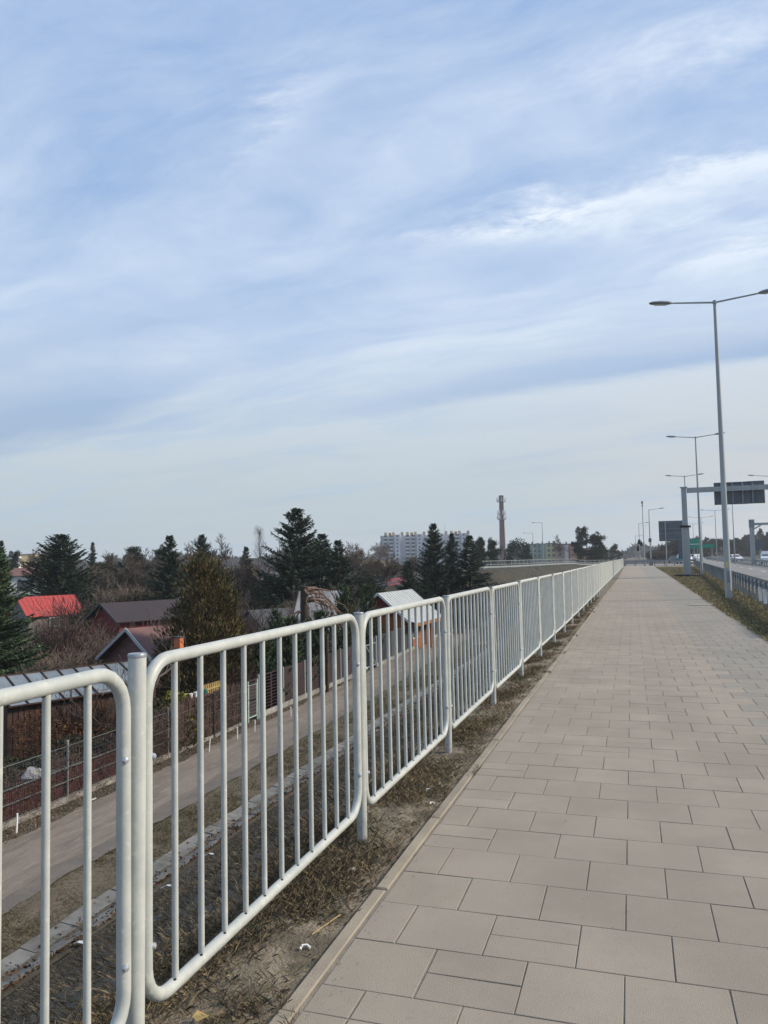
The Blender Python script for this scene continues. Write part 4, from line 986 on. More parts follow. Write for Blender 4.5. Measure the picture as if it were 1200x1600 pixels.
# bare shrubs and thickets: many thin stems from the ground
def thicket_mesh(seed, n=60, m='twigred', h=2.6, r_=1.2, depth=3):
    mb = MB(); rr = random.Random(seed)
    for i in range(n):
        a = rr.uniform(0, 6.28); q = r_ * math.sqrt(rr.random()); l_ = limbs(rr.randint(0, 9999), depth, (q * math.cos(a) * .6, q * math.sin(a) * .6, -.1), (math.cos(a) * .35 * rr.random(), math.sin(a) * .35 * rr.random(), 1), h * rr.uniform(.3, .5), .019, .55, (2, 4), .2, .7, .008, .18, 3, 34)
        k_ = len(mb.v); mb.v += l_.v; mb.f += [tuple(k_ + x for x in f) for f in l_.f]
    return mb.mesh('stems', M[m])
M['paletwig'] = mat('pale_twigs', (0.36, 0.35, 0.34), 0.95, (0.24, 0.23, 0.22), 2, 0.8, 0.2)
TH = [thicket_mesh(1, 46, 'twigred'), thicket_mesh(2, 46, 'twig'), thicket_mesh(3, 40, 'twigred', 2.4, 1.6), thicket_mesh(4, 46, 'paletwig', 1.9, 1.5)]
def thicket(x, y, s, h, label, v_=0, z=GZ, group='bare shrubs in the gardens'):
    t = thing('bare_shrub', label, 'shrub', (x, y, z), rt_.uniform(0, 6), group, (s, s, h)); put('stems', TH[v_], t)
for i, (x, y, s, h, lab, v_) in enumerate((
    (-33.2, 38.5, 1.6, 1.25, 'reddish bare thicket in front of the red roofed cottage', 0), (-31, 35.5, 1.5, 1.0, 'reddish bare thicket beside the light green fir', 2), (-29.8, 39.5, 1.4, 1.1, 'bare thicket before the dark red cabin gable', 1),
    (-36, 43, 1.7, 1.2, 'bare thicket below the red roof eave', 0), (-27.6, 40.5, 1.4, 1.4, 'bare shrub before the dark red cabin roof', 1), (-20.4, 24.6, 1.1, .95, 'tangle of bare twigs below the maroon roof', 1),
    (-20.5, 40.5, 1.6, 1.3, 'reddish bare thicket beside the olive thuja', 0), (-19.4, 45.5, 1.4, 1.1, 'bare thicket before the white shed', 2), (-21.5, 50, 1.3, 1.8, 'tall grey bare shrub in front of the tallest spruce', 1), (-23, 54, 1.3, 1.7, 'tall grey bare shrub under the tallest spruce', 1),
    (-37.2, 45, 1.3, .9, 'bare thicket low before the dark red gable', 0), (-27.6, 31.5, 1.5, 1.1, 'bare thicket beside the low end of the maroon gable', 1), (-24.5, 29.2, 1.3, .9, 'low bare thicket before the maroon gable', 2), (-33, 57, 1.6, 1.9, 'tall grey bare shrub behind the dark red roof', 1), (-26, 47, 1.6, 1.6, 'grey bare shrub between the thuja and the white shed', 1), (-48, 60, 2.2, 1.7, 'wide bare thicket between the red and the brown roofs', 2), (-52, 70, 2.2, 2.0, 'grey bare thicket before the brown cabin', 1), (-19.8, 53, 1.2, 1.5, 'bare shrub between the white shed and the orange cabin', 1), (-17.2, 30.6, .9, .8, 'bare twigs behind the wicket gate', 0),
    (-12.6, 76, 1.7, 1.3, 'bare thicket below the dark spruces', 0), (-14.6, 70, 1.7, 1.2, 'bare thicket beyond the orange cabin', 1), (-11.5, 88, 1.9, 1.3, 'bare thicket at the foot of the ramp', 2), (-16.5, 79, 1.8, 1.5, 'bare thicket under the tall spruce', 1), (-13.4, 97, 2.0, 1.2, 'bare thicket in the hollow before the ramp slope', 1))):
    thicket(x, y, s, h, lab, v_)

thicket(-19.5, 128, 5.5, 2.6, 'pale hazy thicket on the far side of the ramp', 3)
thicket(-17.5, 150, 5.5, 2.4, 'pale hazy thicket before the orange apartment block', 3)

# ------------------------------------------------------------------ garden houses
def house(name, label, x, y, rz, L, W, hw, hr, mw, mr, over=.35, cat='garden house', ribs=0, trim=None, group='garden houses', gable=None, z=GZ):
    """gabled house: ridge along local x; parts: wall, gable, roof, roof edge"""
    t = thing(name, label, cat, (x, y, z), rz, group)
    a, b = L / 2, W / 2
    wl = MB()
    wl.quad((-a, -b, 0), (a, -b, 0), (a, -b, hw), (-a, -b, hw)); wl.quad((a, b, 0), (-a, b, 0), (-a, b, hw), (a, b, hw))
    wl.quad((a, -b, 0), (a, b, 0), (a, b, hw), (a, 0, hr), (a, -b, hw)); wl.quad((-a, b, 0), (-a, -b, 0), (-a, -b, hw), (-a, 0, hr), (-a, b, hw))
    wl.build('wall', mw, t)
    s = (hr - hw) / b
    for sg in (-1, 1):
        rf = MB(); y1 = sg * (b + over); z1 = hr - s * (b + over); T = .07
        p = [(-a - over, 0, hr + .03), (a + over, 0, hr + .03), (a + over, y1, z1 + .03), (-a - over, y1, z1 + .03)]
        q = [(u_[0], u_[1], u_[2] + T) for u_ in p]
        if sg > 0: p, q = p[::-1], q[::-1]
        rf.quad(*q[::-1]); rf.quad(*p)
        for i in range(4): rf.quad(p[i], p[(i + 1) % 4], q[(i + 1) % 4], q[i])
        ro = rf.build('roof', mr, t)
        if ribs:
            rb_ = MB(); k_ = int((L + 2 * over) / ribs)
            for i in range(k_ + 1):
                xx = -a - over + .02 + (L + 2 * over - .04) * i / k_; rb_.bar((xx, 0, hr + .03 + T), (xx, y1, z1 + .03 + T), .04, .05)
            rb_.build('roof_rib', mr, ro)
        if trim:
            for xx in (-a - over, a + over): MB().bar((xx, 0, hr + .06), (xx, y1, z1 + .06), .05, .16).build('bargeboard', trim, ro)
    return t
def opening(t, x0, z0, x1, z1, y, m='glass', frame='white_wall', name='window', face='y', depth=.03):
    """framed window or door standing proud of a wall; face 'y' looks along local y, 'x' along local x"""
    sg = 1 if y > 0 else -1; fr_ = MB(); bx_ = MB(); w_ = .06
    def B(mb, a0, a1, c0, c1, d0, d1):
        lo_, hi_ = sorted((y + sg * d0, y + sg * d1))
        if face == 'y': mb.box(a0, lo_, c0, a1, hi_, c1)
        else: mb.box(lo_, a0, c0, hi_, a1, c1)
    B(bx_, x0, x1, z0, z1, .004, depth * .5)
    for a0, a1, c0, c1 in ((x0 - w_, x0, z0 - w_, z1 + w_), (x1, x1 + w_, z0 - w_, z1 + w_), (x0, x1, z1, z1 + w_), (x0, x1, z0 - w_, z0)): B(fr_, a0, a1, c0, c1, .003, depth)
    o = bx_.build(name, M[m], t); fr_.build('frame', M[frame], o)
    return o
h = house('garden_cottage', 'small cottage with a bright red sheet roof behind the fir', -57.3, 64.6, R(66), 5.4, 4.4, 2.1, 3.75, M['greywall'], M['redroof'], .3, ribs=.45)
opening(h, -.6, .9, .3, 1.7, -2.3); opening(h, 1.0, .2, 1.7, 1.9, -2.3, 'shedwd', 'greywall', 'door')
h = house('wooden_cabin', 'brown wooden cabin with a dark roof and sunlit gable', -66.2, 85.5, R(12), 5.6, 4.6, 2.3, 4.5, M['brownwd'], M['dkroof'], .35)
opening(h, -.9, .9, .2, 1.7, 2.8, 'shedwd', 'brownwd', 'window', 'x'); opening(h, -1.5, .9, -.3, 1.7, -2.3)
h = house('wooden_cabin', 'dark red wooden cabin with a long purple brown roof and porch', -35.6, 51.5, R(62), 7.4, 4.6, 2.85, 3.92, M['redwd'], M['purproof'], .45, trim=M['dkroof'])
opening(h, .2, .9, 1.4, 1.7, -2.3, 'plank', 'shedwd'); opening(h, 1.9, .2, 2.7, 1.95, -2.3, 'shedwd', 'plank', 'door'); opening(h, 2.85, .9, 3.35, 1.85, -2.3, 'cream', 'redwd')
MB().box(-3.9, -3.4, 0, 3.9, -3.32, .85).build('porch_rail', M['redwd'], h)
for x in (-1.2, 3.8): MB().box(x, -3.3, .0, x + .1, -3.2, 2.0).build('porch_post', M['white_wall'], h)
h = house('garden_house', 'garden house with a big maroon roof and pale bargeboard', -22.1, 34.0, R(65), 4.6, 5.0, 2.25, 3.62, M['marwd'], M['marroof'], .45, trim=M['metroof'])
opening(h, -1.5, .9, -.5, 1.6, -2.5)
h = house('white_shed', 'weathered white shed with a pale roof behind the broken tree', -21.0, 50.5, R(8), 3.0, 4.6, 2.2, 4.6, M['greywall'], M['oldroof'], .12, trim=M['shedwd'])
opening(h, -.7, .9, .0, 1.6, -2.3); opening(h, -.3, .1, .5, 1.9, -1.5, 'shedwd', 'white_wall', 'door', 'x')
h = house('orange_cabin', 'orange wooden cabin with a pale metal roof beside the grey sheet fence', -17.7, 57.6, R(86), 6.4, 3.9, 2.6, 4.25, M['orange'], M['metroof'], .45, trim=M['white_wall'], ribs=.5)
MB().quad((-3.215, 1.93, 2.62), (-3.215, -1.93, 2.62), (-3.215, 0, 4.2)).build('gable_panel', M['redwd'], h)
MB().bar((-3.6, -2.9, 2.02), (3.6, -2.9, 2.02), .08, .2).build('fascia', M['orange'], h)
rf = MB(); rf.quad((-3.6, -1.9, 2.5), (-3.6, -2.95, 2.14), (3.6, -2.95, 2.14), (3.6, -1.9, 2.5)); rf.quad((-3.6, -1.9, 2.54), (3.6, -1.9, 2.54), (3.6, -2.95, 2.18), (-3.6, -2.95, 2.18)); rf.build('veranda_roof', M['metroof'], h)
for x in (-3.4, 0, 3.4): MB().box(x - .05, -2.9, 0, x + .05, -2.8, 2.1).build('post', M['orange'], h)
opening(h, -1.6, .9, -.4, 1.8, -1.95); opening(h, .6, .1, 1.5, 1.95, -1.95, 'shedwd', 'orange', 'door')
h = house('small_house', 'small distant house with a rosy red roof below the apartment block', -39.8, 131, R(20), 3.0, 3.0, 2.1, 3.6, M['orange'], M['marroof2'], .3)
h = house('small_house', 'dark roofed shed behind the olive thuja', -27.5, 56, R(60), 4, 3.4, 1.9, 3.0, M['greywall'], M['dkroof'], .3)
h = house('flat_roofed_house', 'cream flat roofed house beside the apartment block', -86.5, 254, R(25), 9, 8, 7.2, 7.6, M['cream'], M['dkroof'], .3, cat='house', group='houses far behind the gardens')
for i in range(3): opening(h, -3.6 + i * 2.6, 4.6, -2.4 + i * 2.6, 5.8, -4.0)
for i in range(2): opening(h, -2.6 + i * 3, 1, -1.2 + i * 3, 6, 4.5, 'shedwd', 'cream', 'window', 'x')
h = house('flat_roofed_house', 'pale yellow block in the far row of houses', -213.5, 231, R(30), 7, 8, 11.6, 11.9, M['cream'], M['dkroof'], .1, cat='house', group='houses far behind the gardens')
opening(h, -2, 7, -1, 9, -4.0)
h = house('flat_roofed_house', 'white block beside the pale yellow block in the far row', -214.2, 225.0, R(30), 5, 6, 11, 11.2, M['white_wall'], M['dkroof'], .1, cat='house', group='houses far behind the gardens')
for i in range(2): opening(h, -1.9 + i * 2, 8, -.6 + i * 2, 9.6, -3)
h = house('white_terrace', 'low white pavilion with a brown roof below the yellow block', -104, 112, R(35), 7, 4, 5.6, 6.7, M['white_wall'], M['marroof'], .5, cat='house', group='houses far behind the gardens')
opening(h, -1, 2.6, 1.6, 4.6, -2)
for x, y, L_, hh, m_, lab in ((-113, 211, 10, 8.3, 'cream', 'pale yellow house glimpsed between the birch and the thuja'), (-102, 205, 5, 6.6, 'white_wall', 'white house glimpsed beside the tallest spruce'), (-163, 200, 9, 7.6, 'white_wall', 'white house glimpsed through the bare trees above the dark red cabin'), (-80, 262, 6, 4.2, 'white_wall', 'low white outbuilding beside the cream house')):
    h = house('distant_house', lab, x, y, R(30), L_, 7, hh - 2, hh, M[m_], M['dkroof'], .3, cat='house', group='houses far behind the gardens')
    for i in range(2): opening(h, -L_ * .3 + i * L_ * .35, hh - 4, -L_ * .3 + i * L_ * .35 + 1.2, hh - 2.8, -3.5)

# ------------------------------------------------------------------ apartment blocks and chimney
def facade_windows(t, x0, x1, y, z0, floors, fh, n, m='glass', w_=1.3, hh=1.4):
    mb = MB(); fr_ = MB()
    for f in range(floors):
        for i in range(n):
            x = x0 + (x1 - x0) * (i + .5) / n; z = z0 + f * fh + .8
            mb.box(x - w_ / 2, y - .06, z, x + w_ / 2, y - .01, z + hh)
            fr_.box(x - w_ / 2 - .12, y - .12, z - .14, x + w_ / 2 + .12, y - .005, z - .02)
    mb.build('window', M[m], t, kind='stuff'); fr_.build('sill', M['white_wall'], t, kind='stuff')
t = thing('apartment_block', 'long grey and white apartment block of eleven storeys on the horizon', 'apartment block', (-138, 523, GZ), R(14), 'apartment blocks on the horizon')
Hh = 24.3
MB().box(-31, 0, 0, 31, 11, Hh).build('wall', M['panelgrey'], t)
MB().box(-31.35, -.3, 0, -31.01, 11, Hh + .5).build('end_wall', M['dkroof'], t)
for i in range(4):
    x0 = -30 + i * 15.5
    MB().box(x0 + 8.6, -2.4, 0, x0 + 12.6, -.01, Hh + .8).build('stair_bay', M['white_wall'], t)
    b_ = MB(); gl = MB()
    for f in range(9):
        for xx in (x0 + .6, x0 + 4.6):
            b_.box(xx, -1.3, 1.6 + f * 2.6, xx + 3.0, -.02, 2.6 + f * 2.6)
            gl.box(xx + .2, -.12, 2.7 + f * 2.6, xx + 2.8, -.03, 4.0 + f * 2.6)
    b_.build('balcony', M['white_wall'], t, kind='stuff'); gl.build('window', M['glass'], t, kind='stuff')
    sw = MB()
    for f in range(9): sw.box(x0 + 10.0, -2.46, 2.6 + f * 2.6, x0 + 11.2, -2.41, 3.8 + f * 2.6)
    sw.build('stair_window', M['glass'], t, kind='stuff')
    for xx, m_, hh in ((x0 + 1.2, 'flatlime', 2.6), (x0 + 4.2, 'flatorange', 2.2), (x0 + 6.8, 'cream', 2.6), (x0 + 12.9, 'flatpink', 2.6)):
        MB().box(xx, 1.5, Hh, xx + 1.8, 5, Hh + hh).build('roof_cabin', M[m_], t)
MB().tube([(14, 4, Hh), (14, 4, Hh + 7)], .12, 5).build('mast', M['zinc'], t)
for x, y, L_, hh, m_, lab, nfl in ((-49, 424, 12, 14.2, 'flatgreen', 'muted green apartment block beside the round cypress', 5), (-39.6, 404, 5.2, 14, 'flatlime', 'narrow lime yellow apartment block next to the green one', 5), (-33.4, 402, 6.6, 13.4, 'flatpink', 'pinkish apartment block between the lime and the orange ones', 5), (-27.2, 400, 5.4, 13.2, 'flatorange', 'orange apartment block beside the tall spreading pine', 5), (-20.5, 410, 7, 11, 'flatpink', 'faded pink apartment block behind the pine trunks', 4)):
    t = thing('apartment_block', lab, 'apartment block', (x, y, GZ), R(6), 'apartment blocks on the horizon')
    MB().box(-L_ / 2, 0, 0, L_ / 2, 9, hh).build('wall', M[m_], t)
    MB().box(-L_ / 2 - .1, -.1, hh, L_ / 2 + .1, 9.1, hh + .35).build('roof', M['dkroof'], t)
    for xx in (-L_ * .25, L_ * .2): MB().box(xx, 2, hh + .35, xx + .8, 3, hh + 1.4).build('roof_vent', M['plinth'], t)
    facade_windows(t, -L_ / 2 + .3, L_ / 2 - .3, 0, 1.2, nfl, 2.6, max(2, int(L_ / 2.6)))
    if m_ in ('flatorange', 'flatgreen', 'flatpink'): MB().box(L_ * .12, -.9, 1, L_ * .4, -.005, hh - .4).build('bay', M['white_wall' if m_ == 'flatpink' else m_], t)
t = thing('factory_chimney', 'tall brick factory chimney ringed with antenna platforms', 'chimney', (-83.1, 520, GZ))
prof = [(2.35, 0), (2.05, 17), (1.72, 34), (1.5, 46.2), (1.62, 46.3), (1.62, 49.6), (1.4, 49.7)]
MB().lathe(prof, 20).build('stack', M['brick'], t, True)
MB().lathe([(1.66, 46.6), (1.66, 49.4)], 20).build('crown_band', M['dkroof'], t)
for z, r_ in ((33.2, 3.0), (36.6, 2.7), (45.3, 3.0)):
    pf = MB().lathe([(1.75, z - .1), (r_, z - .1), (r_, z + .15), (1.7, z + .15)], 18).build('platform', M['zincl'], t)
    ra = MB()
    for i in range(12):
        a = i * math.pi / 6; ra.bar((r_ * math.cos(a), r_ * math.sin(a), z), (r_ * math.cos(a), r_ * math.sin(a), z + 1.2), .12)
        a2 = a + math.pi / 6; ra.bar((r_ * math.cos(a), r_ * math.sin(a), z + 1.2), (r_ * math.cos(a2), r_ * math.sin(a2), z + 1.2), .1)
    ra.build('rail', M['zincl'], pf)
    an = MB().box(-.3, -.14, 0, .3, .14, 2.6).mesh('antenna', M['white_wall'])
    for i in range(7):
        a = i * 2 * math.pi / 7 + z; put('antenna', an, t, ((r_ + .1) * math.cos(a), (r_ + .1) * math.sin(a), z + .3), (0, 0, a + math.pi / 2))
MB().bar((1.6, -1.8, 3), (1.2, -1.35, 46), .5, .35).build('ladder', M['dkroof'], t)

# ------------------------------------------------------------------ ramp fence
rf_pts = [(-3.4, 183), (-11.2, 163.5), (-14.9, 139.5), (-17.7, 118.8), (-20.4, 110.0), (-26.4, 104.6), (-34, 101.6)]
t = thing('ramp_fence', 'grey railing along the curved ramp above the dark grass slope', 'railing', (0, 0, 0))
def along(pts, step):
    o = []
    for a, b in zip(pts[:-1], pts[1:]):
        n = max(1, int(round(math.dist(a, b) / step)))
        o += [(a[0] + (b[0] - a[0]) * i / n, a[1] + (b[1] - a[1]) * i / n) for i in range(n)]
    return o + [pts[-1]]
pp = along(rf_pts, 2.4)
hts = [float(ground_h(np.array([x + .3]), np.array([y + .8]))[0]) for x, y in pp]
pme = MB().lathe([(.045, -.3), (.045, 1.3)], 6).mesh('post', M['zincl'])
for (x, y), z in zip(pp, hts): put('post', pme, t, (x, y, z))
rl = MB(); br = MB()
for i in range(len(pp) - 1):
    a, b = pp[i], pp[i + 1]
    for zz in (.35, .7, 1.25): rl.bar((*a, hts[i] + zz), (*b, hts[i + 1] + zz), .05, .06 if zz != .35 else .22)
    for q in range(1, 12):
        f = q / 12; x, y = a[0] + (b[0] - a[0]) * f, a[1] + (b[1] - a[1]) * f; z = hts[i] + (hts[i + 1] - hts[i]) * f
        br.bar((x, y, z + .1), (x, y, z + 1.22), .018)
rl.build('rail', M['zincl'], t); br.build('bar', M['zincl'], t, kind='stuff')

# ------------------------------------------------------------------ dirt track, gutter
tx = lambda y: float(np.interp(y, [-40, 12, 35, 60, 80, 140], [-11.9, -12.0, -12.4, -13.3, -14.4, -20]))
def wob(y, p, a): return a * (math.sin(y * 1.9 + p) + .6 * math.sin(y * 4.3 + 2 * p) + .4 * math.sin(y * 9.1 + 3 * p))
yy = list(np.arange(-40, 4, 4.0)) + list(np.arange(4, 60, .3)) + list(np.arange(60, 141, 3.0))
strip('track_verge', [(min(tx(y) - 3.7, -15.65 - max(0, y - 60) * .08), y) for y in yy], [(tx(y) - 2.4, y) for y in yy], GZ + .028, M['tverge'])
strip('dirt_track', [(tx(y) - 2.72 + wob(y, 1, .07), y) for y in yy], [(tx(y) - .4 + wob(y, 2, .05), y) for y in yy], GZ + .04, M['track'])
for o_, p_ in ((-.95, 4), (-2.15, 5)):
    strip('wheel_rut', [(tx(y) + o_ + wob(y, p_, .04), y) for y in yy], [(tx(y) + o_ + .38 + wob(y, p_ + 2, .05), y) for y in yy], GZ + .044, M['rut'])
strip('track_edge', [(tx(y) - .6, y) for y in yy], [(tx(y) + .1 + wob(y, 3, .05), y) for y in yy], GZ + .034, M['wet'])
X, Y, g = clump(26000, (0, 1), (8, 56), 55, 1.2, 12, 0.0)
X = np.array([tx(y) for y in Y]) - 2.75 - X * .85 + g.normal(0, .1, len(X)); Y = Y + g.normal(0, .12, len(Y))
blades('verge_grass', X, Y, np.full(len(X), GZ + .02), G.uniform(.03, .12, len(X)), G.uniform(.006, .012, len(X)) * (1 + Y / 30), 2.6, M['straw2'], 8)
gut = strip('drain_gutter', [(-10.5, y) for y in (2, 30, 70)], [(-9.55, y) for y in (2, 30, 70)], GZ + .045, M['soil'])
gsl = MB().box(-.2, -.24, -.06, .2, .24, 0).mesh('slab', M['gutter'])
gs2 = MB().box(-.12, -.24, -.05, .12, .24, 0).mesh('slab', M['gutter'])
y_ = 7.0
while y_ < 62:
    put('slab', gsl, gut, (-10.25 + rs.uniform(-.02, .02), y_, GZ + .075 + rs.uniform(-.012, .012)), (rs.uniform(-.03, .03), R(6) + rs.uniform(-.03, .03), rs.uniform(-.04, .04)))
    if rs.random() < .82: put('slab', gs2, gut, (-9.82 + rs.uniform(-.03, .03), y_ + rs.uniform(-.05, .05), GZ + .10 + rs.uniform(-.02, .015)), (rs.uniform(-.06, .06), R(-14) + rs.uniform(-.08, .08), rs.uniform(-.08, .08)))
    y_ += .495
# dry leaves lying along the gutter
g = np.random.default_rng(9); n = 2600
P_ = np.stack([g.normal(-9.75, .22, n), g.uniform(7, 50, n), np.full(n, GZ + .11)], 1); P_[:, 2] += np.clip(P_[:, 0] + 9.65, 0, 1) * .65
A_ = unit(g.normal(0, 1, (n, 3)) * np.array([1, 1, .35])); S_ = unit(np.cross(A_, g.normal(0, 1, (n, 3))))
put('dry_leaves', spray_mesh('dry_leaves', P_, A_, S_, g.uniform(.05, .11, n), g.uniform(.03, .06, n), M['rustleaf']), kind='stuff')

# ------------------------------------------------------------------ garden fences along the track
FX = -15.6
def fpost(t, y, h, m='zincl', r_=.035, x=FX):
    return MB().lathe([(r_, -.3), (r_, h), (.005, h + .02)], 10).build('post', M[m], t, True, (x, y, GZ))
rb2 = random.Random(8)
# 1. mesh fence with red brown strips
t = thing('mesh_fence', 'wire mesh fence backed with red brown strips beside the dirt track', 'fence', (0, 0, 0), group='garden fences along the track')
y0, y1 = 11.0, 23.6
MB().box(FX - .06, y0, GZ - .2, FX + .06, y1, GZ + .2).build('plinth', M['plinth'], t)
for y in np.arange(y0, y1 + .1, 2.5): fpost(t, float(y), 1.75)
mb = MB()
for i in range(int((y1 - y0) / .075)):
    y = y0 + .04 + i * .075; h_ = .95 + .04 * math.sin(y * 3) + rb2.uniform(-.03, .02); mb.box(FX - .10, y, GZ + .22, FX - .085, y + .058, GZ + h_)
mb.build('slat', M['redstrip'], t, kind='stuff')
mb = MB()
for z in (.62, 1.0, 1.6): mb.bar((FX + .02, y0, GZ + z), (FX + .02, y1, GZ + z), .03 if z < 1.5 else .012)
mb.build('rail', M['zinc'], t)
mb = MB()
for i in range(int((y1 - y0) / .12)): mb.bar((FX + .045, y0 + i * .12, GZ + .2), (FX + .045, y0 + i * .12, GZ + 1.62), .003)
for z in np.arange(.3, 1.65, .2): mb.bar((FX + .045, y0, GZ + z), (FX + .045, y1, GZ + z), .003)
mb.build('mesh', M['signback'], t, kind='stuff')
# 2. brushwood fence
t = thing('brushwood_fence', 'brown brushwood fence between the mesh fence and the pale green wicket gate', 'fence', (0, 0, 0), group='garden fences along the track')
y0, y1 = 21.6, 29.2
MB().box(FX - .12, y0, GZ - .2, FX + .0, y1, GZ + .16).build('plinth', M['plinth'], t)
mb = MB()
for i in range(3400):
    y = rb2.uniform(y0, y1); x = FX - .08 + rb2.uniform(-.05, .05); h_ = 1.62 + .1 * math.sin(y * 2.1) + rb2.gauss(0, .09); ln = rb2.gauss(0, .06)
    mb.bar((x, y, GZ + rb2.uniform(.1, .4)), (x + rb2.gauss(0, .02), y + ln, GZ + h_), rb2.uniform(.008, .018))
for z in (.5, 1.0, 1.4): mb.bar((FX - .02, y0, GZ + z), (FX - .02, y1, GZ + z + .02), .025)
mb.build('twig', M['brush'], t, kind='stuff')
for y in (21.6, 24.1, 26.6, 29.1): fpost(t, y, 1.8, 'bark', .045)
# 3. wicket gate
t = thing('wicket_gate', 'narrow pale green metal wicket gate between the brushwood and the dark panels', 'gate', (FX, 29.75, GZ), group='garden gates')
for y in (-.42, .42): MB().box(-.04, y - .04, -.2, .04, y + .04, 1.75).build('gate_post', M['palegreen'], t)
lf = MB()
for z in (.2, .9, 1.55): lf.box(-.02, -.34, z, .02, .34, z + .05)
for y in (-.36, .32): lf.box(-.021, y, .2, .021, y + .04, 1.6)
lf = lf.build('leaf', M['palegreen'], t); MB().box(-.012, -.3, .26, .012, .3, 1.54).build('sheet', M['gfence'], lf)
# 4. dark panels on a pale plinth
def panel_fence(label, y0, y1, step, h_, ms, xf, group='garden fences along the track', vertical=False, gap=.28, name='panel_fence'):
    t = thing(name, label, 'fence', (0, 0, 0), group=group)
    y = y0
    while y < y1 - .1:
        x = xf(y + step / 2)
        o = MB(); dy = step - .12
        o.box(-.02, -dy / 2, gap, .0, dy / 2, h_)
        o.build('panel', ms, t, loc=(x, y + step / 2, GZ))
        ri = MB()
        if vertical:
            for i in range(int(dy / .16)): ri.box(.001, -dy / 2 + .04 + i * .16, gap + .02, .022, -dy / 2 + .12 + i * .16, h_ - .02)
        else:
            for i in range(int((h_ - gap) / .14)): ri.box(.001, -dy / 2, gap + .03 + i * .14, .02, dy / 2, gap + .115 + i * .14)
        ri.build('rib', ms, t.children[-1])
        MB().box(-.05, -step / 2 + .05, -.15, .05, step / 2 - .05, gap - .02).build('plinth', M['plinth'], t, loc=(x, y + step / 2, GZ))
        MB().box(-.04, -.04, -.3, .05, .04, h_ + .06).build('post', M['zincl'], t, loc=(x, y, GZ))
        y += step
    return t
panel_fence('dark purple brown sheet fence on a pale plinth beyond the wicket gate', 30.3, 42.4, 2.45, 1.85, M['pfence'], lambda y: FX)
panel_fence('dark grey ribbed sheet fence with pale plinth before the orange cabin', 46.5, 76, 2.5, 1.95, M['gfence'], lambda y: float(np.interp(y, [46, 60, 80], [-15.6, -16.0, -17.5])), vertical=True)
panel_fence('far grey sheet fence bending away with the track', 76.5, 104, 2.5, 1.8, M['gfence'], lambda y: float(np.interp(y, [76, 105], [-17.2, -20.0])), vertical=True)
# 5. wooden pole and the double gate
t = thing('wooden_pole', 'dark wooden pole standing before the dark sheet fence', 'pole', (-15.2, 37.2, GZ))
MB().tube([(0, 0, -.4), (.02, 0, 1.5), (0, .03, 3.0)], [.1, .095, .09], 10).build('shaft', M['bark'], t, True)
t = thing('track_gate', 'grey metal gate with a diagonal brace between two garden fences', 'gate', (FX, 44.4, GZ), group='garden gates')
for y in (-1.9, 1.95): MB().box(-.06, y - .06, -.3, .06, y + .06, 1.95).build('gate_post', M['zincl'], t)
fr_ = MB()
for z in (.25, 1.6): fr_.bar((0, -1.8, z), (0, 1.85, z), .05)
for y in (-1.8, 0, 1.85): fr_.bar((0, y, .25), (0, y, 1.6), .05)
fr_.bar((0, -1.75, .3), (0, -.05, 1.55), .04); fr_.bar((0, 1.8, .3), (0, .05, 1.55), .04)
lf = fr_.build('leaf', M['zincl'], t)
mb = MB()
for i in range(36): mb.bar((-.01, -1.75 + i * .1, .28), (-.01, -1.75 + i * .1, 1.58), .008)
mb.build('wire', M['zinc'], lf, kind='stuff')
# white pipes along the verge of the track
for i, (x, y, h_, dx_, dy_, lab) in enumerate((
    (-15.05, 16.0, .52, 0, .03, 'white plastic stake under the corner of the red strip fence'), (-14.75, 18.4, .55, .02, -.03, 'white plastic stake with a small cross piece by the track'), (-14.85, 20.2, .5, -.04, .05, 'leaning white stake beside the second mesh post'),
    (-14.8, 21.2, .5, .05, -.05, 'white stake before the start of the brushwood fence'), (-14.8, 22.6, .48, 0, .04, 'white stake by the brushwood fence where a pair begins'), (-14.65, 24.6, .5, .03, .04, 'white stake before the middle of the brushwood fence'), (-14.65, 25.7, .5, -.03, .05, 'leaning white stake before the middle brushwood post'), (-14.6, 26.6, .5, .02, -.03, 'white stake just before the wicket gate'), (-14.55, 27.9, .5, .02, .02, 'white stake at the wicket gate side'), (-14.5, 28.7, .5, 0, .02, 'short white stake at the foot of the first dark panel'), (-14.4, 31.0, .45, 0, .0, 'white stake below the second dark panel'))):
    t = thing('marker_stake', lab, 'stake', (x, y, GZ), group='white stakes along the track')
    s_ = MB().tube([(0, 0, -.1), (dx_, dy_, h_)], .024, 8).build('shaft', M['white'], t, True)
    if i == 1: MB().bar((-.12, -.12, .12), (.12, .12, .2), .03).build('cross_piece', M['white'], t)

# ------------------------------------------------------------------ in the gardens
# lean-to greenhouse
t = thing('greenhouse', 'low brown shed with a sloping roof of frosted panes behind the mesh fence', 'greenhouse', (-20.55, 24.8, GZ), R(-25))
MB().box(-.9, -2.9, 0, .9, 2.9, 1.95).build('wall', M['shedwd'], t)
for i in range(9):
    y = -2.9 + i * .645; p_ = MB()
    p_.quad((1.15, y + .02, 1.93), (1.15, y + .605, 1.93), (-.85, y + .605, 2.72), (-.85, y + .02, 2.72)); p_.quad((1.15, y + .605, 1.91), (1.15, y + .02, 1.91), (-.85, y + .02, 2.70), (-.85, y + .605, 2.70))
    p_.build('pane', M['pane'], t)
mb = MB()
for i in range(10): mb.bar((1.2, -2.9 + i * .645 - .01, 1.94), (-.88, -2.9 + i * .645 - .01, 2.76), .035, .05)
mb.bar((1.18, -2.95, 1.92), (1.18, 2.95, 1.92), .05); mb.bar((-.87, -2.95, 2.74), (-.87, 2.95, 2.74), .05)
mb.build('glazing_frame', M['shedwd'], t)
